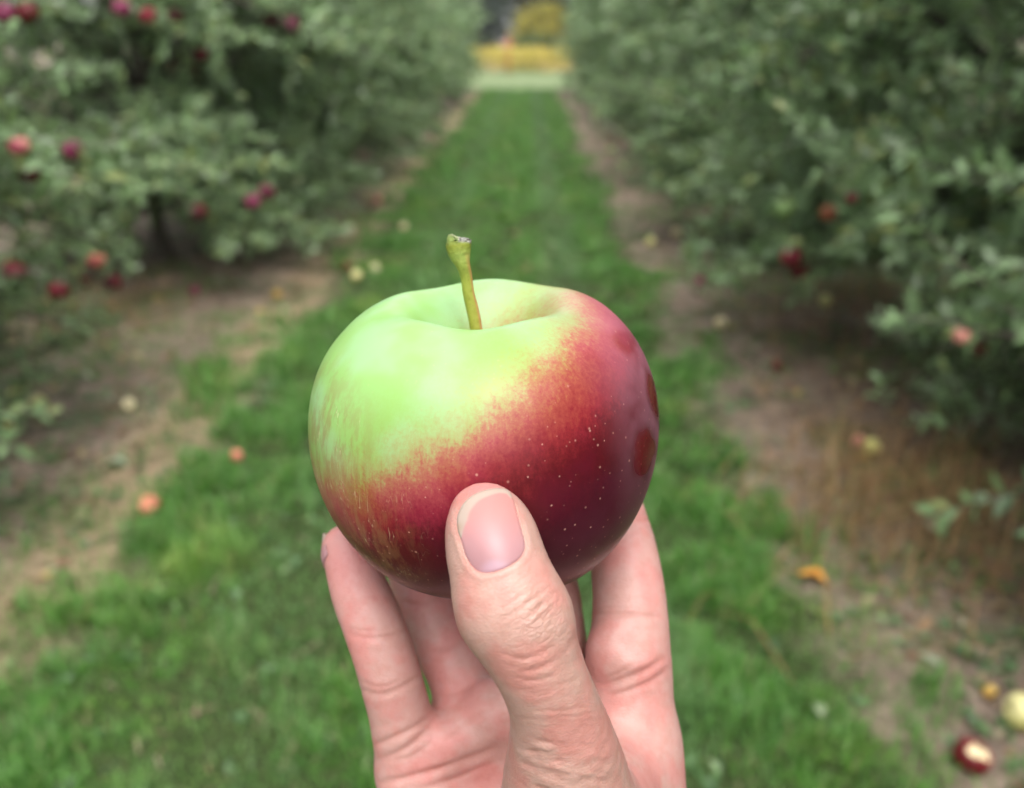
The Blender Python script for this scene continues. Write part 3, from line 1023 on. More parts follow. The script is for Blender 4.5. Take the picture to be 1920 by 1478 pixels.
def held_apple():
    V, Q, T = lathe_apple(260, 360, 21, 0.022)
    Vc = (V * AR) @ A_M.T                              # camera oriented, apple centred
    # blush boundary: great plane through traced points of the colour change
    pts = []
    for (x, y) in [(1075, 560), (1105, 640), (1060, 690), (960, 735), (880, 770), (800, 835), (700, 885), (640, 915)]:
        d = unit(np.array([(x - 960) / FPX, -(y - 739) / FPX, -1.0]))
        bq = d @ A_C
        disc = bq * bq - (A_C @ A_C - (AR * 0.97) ** 2)
        t = bq - math.sqrt(max(disc, 0))
        pts.append(d * t - A_C)
    pts = np.array(pts)
    c = pts.mean(0)
    nrm = np.linalg.svd(pts - c)[2][2]
    if nrm @ np.array([0.5, -1, 0.0]) < 0:
        nrm = -nrm
    bl = (Vc - c) @ nrm
    root_p = c2w(A_C)
    o = mesh_from('apple', (Vc * 0.001) @ CR.T, Q, None, True, None, T)
    o.location = root_p
    attr(o, 'blush', bl)
    ax = A_M @ np.array([0, 0, 1.0])
    Vl = V
    attr(o, 'lon', np.arctan2(Vl[:, 1], Vl[:, 0]))
    attr(o, 'lat', Vl[:, 2])
    # coordinates in the apple's own frame for streaks
    a = o.data.attributes.new('own', 'FLOAT_VECTOR', 'POINT')
    a.data.foreach_set('vector', V.astype(np.float32).ravel())
    # dark red ovals left open in the painted sheen, right flank
    ovals = np.zeros(len(V))
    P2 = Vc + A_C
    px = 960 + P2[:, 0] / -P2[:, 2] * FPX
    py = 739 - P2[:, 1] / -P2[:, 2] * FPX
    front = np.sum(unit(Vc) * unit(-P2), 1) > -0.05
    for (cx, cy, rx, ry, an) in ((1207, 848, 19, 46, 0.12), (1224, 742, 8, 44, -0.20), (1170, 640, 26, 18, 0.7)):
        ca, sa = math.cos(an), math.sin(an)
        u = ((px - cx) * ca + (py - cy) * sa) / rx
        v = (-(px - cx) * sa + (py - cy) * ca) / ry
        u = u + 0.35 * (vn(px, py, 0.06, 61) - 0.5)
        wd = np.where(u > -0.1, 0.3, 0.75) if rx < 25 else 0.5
        ovals = np.maximum(ovals, sst(1 + wd, 1 - wd, np.hypot(u, v)) * front * (1 if rx < 25 else 0.55))
    attr(o, 'dark_oval', ovals)
    # sky reflection painted as a mauve haze, strongest on the right flank
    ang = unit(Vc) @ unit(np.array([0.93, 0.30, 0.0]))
    attr(o, 'sky_sheen', sst(0.50, 0.98, ang) + 0.15 * sst(0.3, 0.9, unit(Vc) @ unit(np.array([0.35, -0.9, 0.1]))))
    # left flank russet lines
    attr(o, 'russet', sst(0.62, 0.93, unit(Vc) @ unit(np.array([-0.90, -0.32, 0.35]))))

    m = NT('held_apple_skin')
    own = m.n('Attribute', attribute_name='own').outputs['Vector']
    lat = m.at('lat')
    lon = m.at('lon')
    # streak coordinates: fine round the axis, long along it
    nrmv = m.n('VectorMath', operation='NORMALIZE')
    cx = m.mapping(own, (1, 1, 0.30))
    s1 = m.noise(cx, 34, 6, 0.75)
    s2 = m.noise(own, 55, 5, 0.75)
    s3 = m.noise(own, 3.2, 3, 0.5)
    t = m.math('ADD', m.at('blush'), m.math('MULTIPLY', m.math('SUBTRACT', s1, 0.5), 9.0))
    t = m.math('ADD', t, m.math('MULTIPLY', m.math('SUBTRACT', s2, 0.5), 9.0))
    t = m.math('ADD', t, m.math('MULTIPLY', m.math('SUBTRACT', s3, 0.5), 9.0))
    tn = m.n('MapRange')
    m.put(tn.inputs[0], t)
    tn.inputs[1].default_value = -12
    tn.inputs[2].default_value = 32
    red = m.ramp(tn.outputs[0], [(0.0, (0.275, 0.445, 0.185)), (0.13, (0.265, 0.41, 0.150)), (0.235, (0.295, 0.295, 0.10)), (0.305, (0.33, 0.125, 0.065)),
                                 (0.375, (0.30, 0.052, 0.050)), (0.47, (0.22, 0.016, 0.030)), (0.60, (0.095, 0.005, 0.012)), (0.85, (0.05, 0.003, 0.009))])
    # green ground colour varies: paler by the cavity, deeper patches lower
    g = m.noise(own, 2.1, 3, 0.5)
    pal = m.mix(m.sm(g, 0.38, 0.60), (1.0, 1.03, 1.15), (0.86, 0.95, 0.66))
    red = m.mix(1.0, red, pal, 'MULTIPLY')
    # russet netting on the left flank
    ln = m.math('ABSOLUTE', m.math('SUBTRACT', m.noise(m.mapping(own, (1, 1, 0.22)), 11, 3, 0.6, 0.5), 0.5))
    ln = m.sm(ln, 0.011, 0.002)
    ln = m.math('MULTIPLY', m.math('MULTIPLY', ln, m.sm(m.noise(own, 8, 3), 0.50, 0.60)), m.at('russet'))
    red = m.mix(m.math('MULTIPLY', m.at('russet'), m.math('MULTIPLY', m.sm(m.noise(cx, 14, 5, 0.7), 0.42, 0.62), 0.55)), red, (0.24, 0.12, 0.05))
    red = m.mix(m.math('MULTIPLY', ln, 0.45), red, (0.62, 0.60, 0.36))
    # lenticels: small pale dots, mostly on the red
    dot = None
    for sc_, of_ in ((20.0, 0.0), (15.0, 3.7)):
        v2 = m.n('TexVoronoi')
        mp = m.mapping(own)
        mp.node.inputs['Location'].default_value = (of_, of_ * 0.7, of_ * 1.3)
        m.put(v2.inputs['Vector'], mp)
        v2.inputs['Scale'].default_value = sc_
        sz = m.n('SeparateXYZ')
        m.put(sz.inputs[0], v2.outputs['Color'])
        dd_ = m.math('DIVIDE', v2.outputs['Distance'], m.math('ADD', 0.5, m.math('MULTIPLY', sz.outputs[1], 0.9)))
        w_ = 0.14 * sc_ / 20
        g_ = m.math('MULTIPLY', m.sm(dd_, w_, w_ * 0.35), m.math('ADD', 0.35, m.math('MULTIPLY', sz.outputs[2], 0.65)))
        dot = g_ if dot is None else m.math('MAXIMUM', dot, g_)
    dot = m.math('MULTIPLY', dot, m.math('ADD', 0.22, m.math('MULTIPLY', 0.78, m.sm(m.at('blush'), 0.0, 7.0))))
    red = m.mix(m.math('MULTIPLY', dot, 0.75), red, (0.50, 0.27, 0.21))
    fl = m.noise(own, 90, 3, 0.8)
    red = m.mix(m.math('MULTIPLY', m.sm(fl, 0.58, 0.72), m.math('MULTIPLY', m.sm(m.at('blush'), -2.0, 6.0), 0.30)), red, (0.10, 0.006, 0.012))
    # mauve sky sheen mixed into the skin colour, then the dark ovals
    bn = m.math('MULTIPLY', m.at('sky_sheen'), m.math('SUBTRACT', 1.0, m.at('dark_oval')))
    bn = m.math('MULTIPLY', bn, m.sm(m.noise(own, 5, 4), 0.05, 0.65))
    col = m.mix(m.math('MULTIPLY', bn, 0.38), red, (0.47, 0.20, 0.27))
    col = m.mix(m.math('MULTIPLY', m.sm(m.at('dark_oval'), 0.2, 1.0), 0.5), col, (0.15, 0.004, 0.010))
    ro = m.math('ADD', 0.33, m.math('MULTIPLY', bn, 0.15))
    ro = m.math('SUBTRACT', ro, m.math('MULTIPLY', m.at('dark_oval'), 0.15))
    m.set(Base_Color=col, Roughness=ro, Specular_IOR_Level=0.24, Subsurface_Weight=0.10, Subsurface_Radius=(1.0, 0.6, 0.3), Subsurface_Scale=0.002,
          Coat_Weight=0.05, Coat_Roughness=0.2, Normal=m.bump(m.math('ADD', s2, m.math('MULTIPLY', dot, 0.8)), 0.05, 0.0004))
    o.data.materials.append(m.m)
    tag(o, 'big half green, half crimson apple held up in the fingers', 'apple')

    # stem: from the bottom of the cavity, leaning left, with a broken knob
    base = A_C + A_M @ np.array([0, 0, 12.5])
    dz = -base[2]
    S0 = [base, px3(888, 590, dz - 2), px3(879, 552, dz - 3), px3(874, 518, dz - 4), px3(868, 496, dz - 5), px3(863, 480, dz - 5), px3(860, 465, dz - 5), px3(859, 453, dz - 5), px3(860, 446, dz - 5)]
    R0 = [1.25, 1.30, 1.22, 1.22, 1.5, 2.15, 2.5, 2.45, 2.0]
    C = catmull(S0, 60)
    Rr = catmull(np.array(R0)[:, None], 60)[:, 0]
    v, q, t3 = tube(C, Rr, 28)
    n = 60 * 28
    # uneven broken end
    rr = np.random.default_rng(2)
    kn = np.clip((np.arange(60) - 43) / 12, 0, 1)
    th = np.linspace(0, 2 * np.pi, 28, endpoint=False)
    W = (1 + 0.10 * kn[:, None] * np.sin(3 * th + 0.8) + 0.07 * kn[:, None] * np.sin(7 * th + np.arange(60)[:, None] * 0.5) + 0.045 * rr.normal(0, 1, (60, 28)) * kn[:, None] + 0.012 * rr.normal(0, 1, (60, 28)))
    v[:n] = (C[:, None] + (v[:n].reshape(60, 28, 3) - C[:, None]) * W[..., None]).reshape(-1, 3)
    top = np.arange(52 * 28, n)
    v[top, 1] += 0.35 * np.sin(np.tile(th, 8) * 2 + 0.4) + 0.25 * rr.normal(0, 1, len(top)) * 0.5
    st = mesh_from('stem', ((v - A_C) * 0.001) @ CR.T, q, None, True, o, t3)
    kk = np.concatenate([np.repeat(np.linspace(0, 1, 60), 28), [1, 0]])
    attr(st, 'along', kk)
    side = np.concatenate([np.tile(np.cos(th), 60), [1, 0]])
    sx = v[:, 0] - np.interp(kk, np.linspace(0, 1, 60), C[:, 0])
    attr(st, 'side', sx)
    m = NT('held_stem')
    al = m.at('along')
    nn = m.noise(m.obj(), 900, 5, 0.7)
    al2 = m.math('ADD', al, m.math('MULTIPLY', m.math('SUBTRACT', nn, 0.5), 0.06))
    c = m.ramp(al2, [(0.0, (0.27, 0.27, 0.035)), (0.35, (0.27, 0.31, 0.045)), (0.6, (0.23, 0.30, 0.06)), (0.76, (0.20, 0.23, 0.025)), (0.88, (0.20, 0.27, 0.07)), (1, (0.26, 0.27, 0.16))])
    fk = m.noise(m.obj(), 2600, 3, 0.7)
    c = m.mix(m.math('MULTIPLY', m.sm(fk, 0.58, 0.68), 0.5), c, (0.14, 0.10, 0.03))
    gr = m.math('MULTIPLY', m.sm(al2, 0.78, 0.85), m.sm(m.at('side'), -0.2, 0.5))
    c = m.mix(gr, c, m.ramp(nn, [(0.35, (0.12, 0.11, 0.08)), (0.65, (0.46, 0.46, 0.40))]))
    c = m.mix(m.math('MULTIPLY', m.sm(m.at('side'), 0.6, 1.2), m.sm(al, 0.7, 0.3)), c, (0.42, 0.22, 0.08))
    m.set(Base_Color=c, Roughness=0.55, Specular_IOR_Level=0.3, Normal=m.bump(nn, 0.7, 0.0006))
    st.data.materials.append(m.m)
    return o


APPLE = held_apple()


# ------------------------------------------------------------------ the hand: one implicit surface, meshed by surface nets
def surface_nets(F, xs, ys, zs):
    ins = F < 0
    nx, ny, nz = F.shape
    cnt = np.zeros((nx - 1, ny - 1, nz - 1), np.uint8)
    for a in (0, 1):
        for b_ in (0, 1):
            for c in (0, 1):
                cnt += ins[a:nx - 1 + a, b_:ny - 1 + b_, c:nz - 1 + c]
    act = (cnt > 0) & (cnt < 8)
    I, J, K = np.nonzero(act)
    idx = np.full(act.shape, -1, np.int32)
    idx[I, J, K] = np.arange(len(I))
    acc = np.zeros((len(I), 3))
    num = np.zeros(len(I))
    offs = [(a, b_, c) for a in (0, 1) for b_ in (0, 1) for c in (0, 1)]
    for o0 in offs:
        for ax in range(3):
            if o0[ax] == 1:
                continue
            o1 = list(o0)
            o1[ax] = 1
            f0 = F[I + o0[0], J + o0[1], K + o0[2]]
            f1 = F[I + o1[0], J + o1[1], K + o1[2]]
            m = (f0 < 0) != (f1 < 0)
            t = np.where(m, f0 / np.where(m, f0 - f1, 1), 0)
            p0 = np.stack([xs[I + o0[0]], ys[J + o0[1]], zs[K + o0[2]]], 1)
            p1 = np.stack([xs[I + o1[0]], ys[J + o1[1]], zs[K + o1[2]]], 1)
            acc += np.where(m[:, None], p0 + (p1 - p0) * t[:, None], 0)
            num += m
    V = acc / num[:, None]
    quads = []
    for ax in range(3):
        sl0 = [slice(None)] * 3
        sl1 = [slice(None)] * 3
        sl0[ax], sl1[ax] = slice(0, -1), slice(1, None)
        a, b_ = ins[tuple(sl0)], ins[tuple(sl1)]
        ch = a != b_
        i, j, k = np.nonzero(ch)
        P = [i, j, k]
        u, w = (ax + 1) % 3, (ax + 2) % 3
        ok = (P[u] > 0) & (P[w] > 0) & (P[u] < F.shape[u] - 1) & (P[w] < F.shape[w] - 1)
        P = [p[ok] for p in P]
        flip = a[P[0], P[1], P[2]]

        def cell(du, dw):
            c = [p.copy() for p in P]
            c[u] -= du
            c[w] -= dw
            return idx[c[0], c[1], c[2]]
        q = np.stack([cell(1, 1), cell(0, 1), cell(0, 0), cell(1, 0)], 1)
        q[~flip] = q[~flip][:, ::-1]
        quads.append(q)
    return V, np.vstack(quads)


def smin(a, b, k):
    h = np.clip(0.5 + 0.5 * (b - a) / k, 0, 1)
    return b + (a - b) * h - k * h * (1 - h)


# joints: photo pixel, depth mm, radius mm
THUMB = [(909, 969, 152.5, 6.1), (920, 1005, 150.5, 7.75), (934, 1060, 148.5, 8.35), (953, 1122, 147, 8.6), (985, 1196, 147.5, 8.15), (1018, 1268, 149.5, 7.55),
         (1042, 1335, 153, 8.0), (1056, 1408, 158, 9.9), (1064, 1490, 165, 12.4), (1075, 1620, 174, 15.0), (1050, 1900, 196, 17)]
PINKY = [(650, 1029, 205, 5.7), (675, 1108, 201, 6.55), (707, 1190, 199, 6.85), (732, 1270, 200, 6.95), (752, 1345, 203, 7.2), (776, 1440, 207, 8.6)]
RING = [(845, 935, 238, 6.6), (790, 1010, 231, 7.2), (781, 1062, 226, 7.5), (801, 1130, 221, 7.6), (831, 1205, 217, 7.6), (868, 1285, 214, 7.8), (886, 1390, 212, 10)]
MIDDLE = [(972, 915, 243, 6.8), (1004, 1000, 236, 7.4), (1019, 1060, 228, 7.7), (1032, 1150, 217, 8.0), (1034, 1240, 213, 8.6), (1010, 1380, 211, 10.5)]
INDEX = [(1090, 860, 238, 6.8), (1140, 935, 225, 7.4), (1157, 985, 217, 7.75), (1171, 1050, 210, 8.15), (1180, 1130, 205, 8.55), (1181, 1215, 203, 9.3), (1173, 1300, 203, 10.9), (1166, 1400, 202, 12.4), (1158, 1500, 201, 14.2)]


def build_hand():
    def grow(a, b_, h0, n, lim):
        out, x, h = [], a, h0
        while (x < b_) if b_ > a else (x > b_):
            h = min(h * 1.06, lim)
            x = x + (h if b_ > a else -h)
            out.append(x)
        return np.array(out)
    st = 0.5
    xs = np.arange(-47, 45, st)
    xs = np.concatenate([-grow(47, 62, st, 0, 3)[::-1], xs, grow(45, 62, st, 0, 3)])
    yf = np.arange(-96, -8, st)
    ys = np.concatenate([grow(-96, -455, st, 0, 3.2)[::-1], yf])
    zs = np.arange(-256, -134, st)
    xs, ys, zs = (a.astype(np.float32) for a in (xs, ys, zs))
    shape = (len(xs), len(ys), len(zs))
    BIG = np.float32(30)

    def field():
        return np.full(shape, BIG, np.float32)

    def box(lo, hi):
        return (slice(*np.searchsorted(xs, [lo[0], hi[0]])), slice(*np.searchsorted(ys, [lo[1], hi[1]])), slice(*np.searchsorted(zs, [lo[2], hi[2]])))

    def cone(F, a, b_, ra, rb, k=2.0, pad=14, flat=None):
        a, b_ = np.asarray(a, np.float32), np.asarray(b_, np.float32)
        R = max(ra, rb) + pad
        sl = box(np.minimum(a, b_) - R, np.maximum(a, b_) + R)
        X, Y, Z = xs[sl[0]][:, None, None] - a[0], ys[sl[1]][None, :, None] - a[1], zs[sl[2]][None, None, :] - a[2]
        d = b_ - a
        L = float(d @ d) + 1e-6
        h = np.clip((X * d[0] + Y * d[1] + Z * d[2]) / L, 0, 1)
        q = np.sqrt((X - h * d[0]) ** 2 + (Y - h * d[1]) ** 2 + (Z - h * d[2]) ** 2) - (ra + (rb - ra) * h)
        F[sl] = smin(F[sl], q.astype(np.float32), k) if k > 0 else np.minimum(F[sl], q)

    def ball(F, c, r3, k=3.0, pad=10):
        c = np.asarray(c, np.float32)
        r3 = np.asarray(r3, np.float32)
        sl = box(c - r3 - pad, c + r3 + pad)
        X, Y, Z = xs[sl[0]][:, None, None] - c[0], ys[sl[1]][None, :, None] - c[1], zs[sl[2]][None, None, :] - c[2]
        k0 = np.sqrt((X / r3[0]) ** 2 + (Y / r3[1]) ** 2 + (Z / r3[2]) ** 2)
        k1 = np.sqrt((X / r3[0] ** 2) ** 2 + (Y / r3[1] ** 2) ** 2 + (Z / r3[2] ** 2) ** 2) + 1e-6
        F[sl] = smin(F[sl], (k0 * (k0 - 1) / k1).astype(np.float32), k)

    def chain(J, k=1.2, dense=4):
        F = field()
        C = np.array([[*px3(x, y, d), r] for (x, y, d, r) in J])
        C = catmull(C, (len(J) - 1) * dense + 1)
        for p, q in zip(C[:-1], C[1:]):
            cone(F, p[:3], q[:3], p[3], q[3], k=0.0)
        return F, C

    palm = field()
    wrist = {'p': px3(840, 2020, 207), 'r': px3(915, 2060, 209), 'm': px3(985, 2060, 209), 'i': px3(1060, 2020, 207)}
    cone(palm, px3(778, 1445, 207.5), px3(815, 1620, 208), 8.4, 11.5, 5)
    cone(palm, px3(815, 1620, 208), wrist['p'], 11.5, 13, 6)
    cone(palm, px3(886, 1390, 213), wrist['r'], 9.6, 15, 6)
    cone(palm, px3(1010, 1375, 212), wrist['m'], 10.2, 15, 6)
    cone(palm, px3(1168, 1390, 203), px3(1150, 1560, 202), 11.9, 14.5, 6)
    cone(palm, px3(1150, 1560, 202), wrist['i'], 14.5, 15, 6)
    ball(palm, px3(800, 1720, 200), (11, 26, 11), 8)              # hypothenar
    ball(palm, px3(1060, 1760, 190), (15, 32, 14), 9)             # thenar
    cone(palm, px3(1100, 1500, 178), px3(1166, 1440, 200), 10.5, 10.5, 8)   # first web
    cone(palm, px3(1108, 1580, 180), px3(1150, 1560, 200), 12, 13, 8)
    # forearm
    cone(palm, px3(930, 2020, 207), px3(930, 2300, 208), 17, 18, 10)
    cone(palm, px3(1000, 2020, 207), px3(1005, 2300, 208), 17, 18, 10)
    cone(palm, px3(930, 2300, 208), px3(945, 4200, 205), 18, 27, 6)
    cone(palm, px3(1005, 2300, 208), px3(1045, 4200, 205), 18, 27, 6)
    # finger-base cushions of the palm
    ball(palm, px3(830, 1392, 204), (7, 6, 6), 5)
    ball(palm, px3(930, 1330, 206), (8, 7, 7), 6)
    ball(palm, px3(1165, 1225, 198), (7.5, 8, 6), 6)

    F, cs = None, {}
    for nm, J, k in (('thumb', THUMB, 5.0), ('pinky', PINKY, 3.5), ('ring', RING, 4.0), ('middle', MIDDLE, 4.0), ('index', INDEX, 4.0)):
        f, C = chain(J)
        cs[nm] = C
        if nm == 'thumb':
            # pad swells towards the apple, knuckle is a little broad
            ball(f, px3(925, 1030, 154.0), (6.6, 8.5, 5.0), 3)
            ball(f, px3(966, 1150, 147.6), (8.9, 7.0, 7.8), 4)
        f = smin(f, palm, k)
        F = f if F is None else smin(F, f, 0.8)
        del f
    # fingertips and thumb are pressed against the apple: flatten them on it
    rA = AR
    X, Y, Z = xs[:, None, None] - A_C[0], ys[None, :, None] - A_C[1], zs[None, None, :] - A_C[2]
    up = A_M @ np.array([0, 0, 1.0])
    hz = X * up[0] + Y * up[1] + Z * up[2]
    rr = np.sqrt(np.maximum(X * X + Y * Y + Z * Z - hz * hz, 0)).astype(np.float32)
    pp = catmull(PROFILE, 200) * AR
    half = pp[len(pp) // 4:]
    # radial distance of the profile at each height (outer hull)
    o_ = np.argsort(pp[:, 1])
    hs = np.linspace(-29.5, 28.3, 120)
    rs = np.array([pp[np.abs(pp[:, 1] - h) < 0.9, 0].max() for h in hs])
    RA = np.interp(hz.ravel(), hs, rs).reshape(hz.shape).astype(np.float32)
    nslope = 0.85
    dA = np.maximum((rr - RA) * nslope, np.abs(hz) - 29.7).astype(np.float32)
    F = -smin(-F, dA - 0.05, 1.0)
    V, Q = surface_nets(F, xs, ys, zs)
    V = V.astype(np.float64)
    # light Laplacian smoothing
    E = np.vstack([Q[:, [0, 1]], Q[:, [1, 2]], Q[:, [2, 3]], Q[:, [3, 0]]])
    deg = np.bincount(E[:, 0], minlength=len(V)) + np.bincount(E[:, 1], minlength=len(V))
    for _ in range(4):
        s = np.zeros_like(V)
        for c in range(3):
            s[:, c] = np.bincount(E[:, 0], V[E[:, 1], c], len(V)) + np.bincount(E[:, 1], V[E[:, 0], c], len(V))
        V = V * 0.5 + 0.5 * s / deg[:, None]
    # keep the biggest connected piece only (drop specks)
    o = mesh_from('tmp', V, Q)
    md = o.modifiers.new('s', 'SUBSURF')
    md.levels = md.render_levels = 1
    md.subdivision_type = 'CATMULL_CLARK'
    dg = bpy.context.evaluated_depsgraph_get()
    me = bpy.data.meshes.new_from_object(o.evaluated_get(dg))
    bpy.data.objects.remove(o)
    n = len(me.vertices)
    V = np.empty(n * 3)
    me.vertices.foreach_get('co', V)
    V = V.reshape(-1, 3)
    N = np.empty(n * 3)
    me.vertices.foreach_get('normal', N)
    N = N.reshape(-1, 3)
    return me, V, N, cs


H_ME, HV, HN, CHAINS = build_hand()
HD = -HV[:, 2]
HPX = 960 + HV[:, 0] / HD * FPX
HPY = 739 - HV[:, 1] / HD * FPX
FACE = sst(-0.05, 0.35, HN[:, 2])
thC = CHAINS['thumb']
_d = np.full(len(HV), 1e9)
for a_, b_ in zip(thC[:-1], thC[1:]):
    ab = b_[:3] - a_[:3]
    h = np.clip((HV - a_[:3]) @ ab / (ab @ ab), 0, 1)
    _d = np.minimum(_d, np.linalg.norm(HV - a_[:3] - h[:, None] * ab, axis=1) - (a_[3] + (b_[3] - a_[3]) * h))
IS_THUMB = sst(2.6, 0.9, _d) * sst(176, 166, HD)
IS_PALM = (1 - IS_THUMB) * sst(172, 185, HD)


def polydist(P):
    P = catmull(np.array(P, float), max(2, (len(P) - 1) * 5 + 1)) if len(P) > 2 else np.array(P, float)
    d = np.full(len(HV), 1e9)
    lo, hi = P.min(0) - 40, P.max(0) + 40
    k = np.nonzero((HPX > lo[0]) & (HPX < hi[0]) & (HPY > lo[1]) & (HPY < hi[1]))[0]
    q = np.stack([HPX[k], HPY[k]], 1)
    dd = np.full(len(k), 1e9)
    tt = np.zeros(len(k))
    for i, (a, c) in enumerate(zip(P[:-1], P[1:])):
        e = c - a
        h = np.clip((q - a) @ e / (e @ e + 1e-9), 0, 1)
        x = np.linalg.norm(q - a - h[:, None] * e, axis=1)
        m = x < dd
        dd[m] = x[m]
        tt[m] = (i + h[m]) / (len(P) - 1)
    d[k] = dd
    t = np.zeros(len(HV))
    t[k] = tt
    return d, t


DISP = np.zeros(len(HV))
CREASE = np.zeros(len(HV))


def crease(P, w, dep, mask, lip=0.35, ends=True):
    d, t = polydist(P)
    e = np.sin(np.pi * np.clip(t, 0.0, 1)) ** 0.5 if ends else 1.0
    dep = dep * (0.38 if mask is MT else 0.85)
    e = e * (NZ if mask is MT else NZ2)
    g = np.exp(-(d / w) ** 2) * mask * e
    DISP[:] -= dep * g
    DISP[:] += dep * lip * np.exp(-((d - 2.2 * w) / (1.5 * w)) ** 2) * mask * e
    CREASE[:] = np.maximum(CREASE, g * min(1, dep / 0.35))


MT = FACE * IS_THUMB
NZ = 0.15 + 1.5 * sst(0.2, 0.85, 0.6 * vn(HPX, HPY, 0.035, 41) + 0.4 * vn(HPX, HPY, 0.10, 42))
NZ2 = 0.6 + 0.7 * vn(HPX, HPY, 0.04, 43)
MP = FACE * IS_PALM
# thumb knuckle wrinkles (outer side of the bend)
for P, w, dp in [
    ([(930, 1148), (965, 1125), (1000, 1100), (1025, 1082)], 4.5, 0.16),
    ([(940, 1165), (975, 1142), (1010, 1115), (1034, 1096)], 4.5, 0.22),
    ([(950, 1180), (985, 1160), (1020, 1130), (1040, 1110)], 5, 0.26),
    ([(948, 1196), (985, 1182), (1025, 1152), (1050, 1128)], 5, 0.30),
    ([(955, 1204), (990, 1196), (1030, 1170), (1056, 1146)], 5, 0.24),
    ([(935, 1225), (975, 1236), (1020, 1222), (1055, 1190), (1070, 1160)], 5.5, 0.28),
    ([(940, 1243), (980, 1258), (1030, 1245), (1070, 1210), (1082, 1185)], 5, 0.20),
    ([(1000, 1215), (1030, 1198), (1058, 1172)], 4, 0.20),
    ([(958, 1268), (1000, 1277), (1050, 1262), (1090, 1232)], 5, 0.15),
    ([(965, 1292), (1010, 1300), (1065, 1284), (1105, 1258)], 5, 0.12),
]:
    crease(P, w, dp, MT)
# many fine transverse lines down the proximal thumb
rg = np.random.default_rng(31)
for k in range(34):
    y = 1285 + k * 6.0 + rg.normal(0, 2)
    xl = np.interp(y, [1260, 1310, 1400, 1478], [940, 950, 945, 935]) + 10
    xr = np.interp(y, [1260, 1310, 1400, 1478], [1105, 1132, 1165, 1195]) - 6
    a = xl + (xr - xl) * rg.uniform(0, 0.45)
    c = xl + (xr - xl) * rg.uniform(0.6, 1.0)
    sl = -0.16 + 0.45 * (y - 1285) / 200
    mid = (a + c) / 2
    crease([(a, y + sl * (a - mid) + 3), (mid, y + rg.normal(4, 2)), (c, y + sl * (c - mid))], 3.6, rg.uniform(0.05, 0.12), MT, 0.3)
# big folds at the root of the thumb
for P, w, dp in [([(955, 1385), (1010, 1415), (1080, 1432), (1150, 1430)], 8, 0.35), ([(945, 1410), (1000, 1440), (1075, 1462), (1165, 1466)], 8, 0.40),
                 ([(940, 1440), (985, 1465), (1050, 1490), (1150, 1500)], 8, 0.40), ([(970, 1372), (1030, 1393), (1100, 1402), (1150, 1394)], 7, 0.22),
                 ([(935, 1465), (965, 1490), (1010, 1520)], 7, 0.35)]:
    crease(P, w, dp, MT)
# pinky
for P, w, dp in [([(648, 1186), (690, 1196), (735, 1192), (770, 1178)], 6, 0.30), ([(652, 1176), (690, 1184), (730, 1180)], 4, 0.12),
                 ([(672, 1290), (715, 1302), (765, 1282), (792, 1262)], 6, 0.28), ([(674, 1276), (715, 1288), (760, 1270)], 4, 0.14),
                 ([(700, 1398), (735, 1384), (780, 1362), (812, 1336)], 6, 0.42), ([(706, 1424), (745, 1412), (785, 1384), (822, 1342)], 6, 0.45),
                 # ring
                 ([(752, 1128), (790, 1132), (830, 1116), (850, 1100)], 6, 0.3), ([(800, 1222), (840, 1216), (880, 1196)], 6, 0.25),
                 ([(815, 1305), (855, 1298), (905, 1268)], 6, 0.2),
                 # palm lines
                 ([(708, 1470), (760, 1458), (830, 1440), (900, 1412), (935, 1398)], 7, 0.5), ([(780, 1482), (840, 1464), (900, 1440), (930, 1428)], 6, 0.3),
                 ([(720, 1428), (770, 1418), (815, 1388)], 5, 0.2), ([(830, 1390), (880, 1350), (925, 1330)], 6, 0.15),
                 # index
                 ([(1112, 1152), (1150, 1149), (1200, 1153), (1242, 1158)], 5, 0.34), ([(1120, 1143), (1160, 1140), (1215, 1144)], 4, 0.12),
                 ([(1190, 978), (1215, 974), (1236, 966)], 4, 0.26), ([(1196, 968), (1222, 962)], 4, 0.16),
                 ([(1122, 1286), (1165, 1274), (1205, 1258), (1248, 1232)], 7, 0.48), ([(1138, 1306), (1185, 1292), (1228, 1272), (1254, 1250)], 6, 0.26),
                 ([(1130, 1274), (1160, 1262), (1190, 1240)], 5, 0.22)]:
    crease(P, w, dp, MP)
# low broad modelling of the index mount and palm
DISP += -0.5 * np.exp(-(((HPX - 1168) / 26) ** 2 + ((HPY - 1205) / 17) ** 2)) * MP
DISP += 0.5 * np.exp(-(((HPX - 1195) / 40) ** 2 + ((HPY - 1245) / 16) ** 2)) * MP
DISP += 0.7 * np.exp(-(((HPX - 860) / 50) ** 2 + ((HPY - 1395) / 22) ** 2)) * MP
DISP -= 0.5 * np.exp(-(((HPX - 905) / 40) ** 2 + ((HPY - 1300) / 26) ** 2)) * MP
# tiny unevenness everywhere
DISP += 0.10 * (vn(HPX, HPY, 0.03, 5) - 0.5) + 0.05 * (vn(HPX, HPY, 0.09, 6) - 0.5)

# the thumb nail: its outline in the photograph, laid on the thumb's own curve
NAIL = np.array([(857, 985), (858, 966), (868, 945), (885, 929), (908, 919), (934, 915), (952, 919), (962, 934), (969, 960), (977, 990), (984, 1018), (983, 1034), (972, 1050),
                 (950, 1064), (922, 1074), (900, 1074), (884, 1062), (873, 1042), (865, 1015), (859, 998)], float)


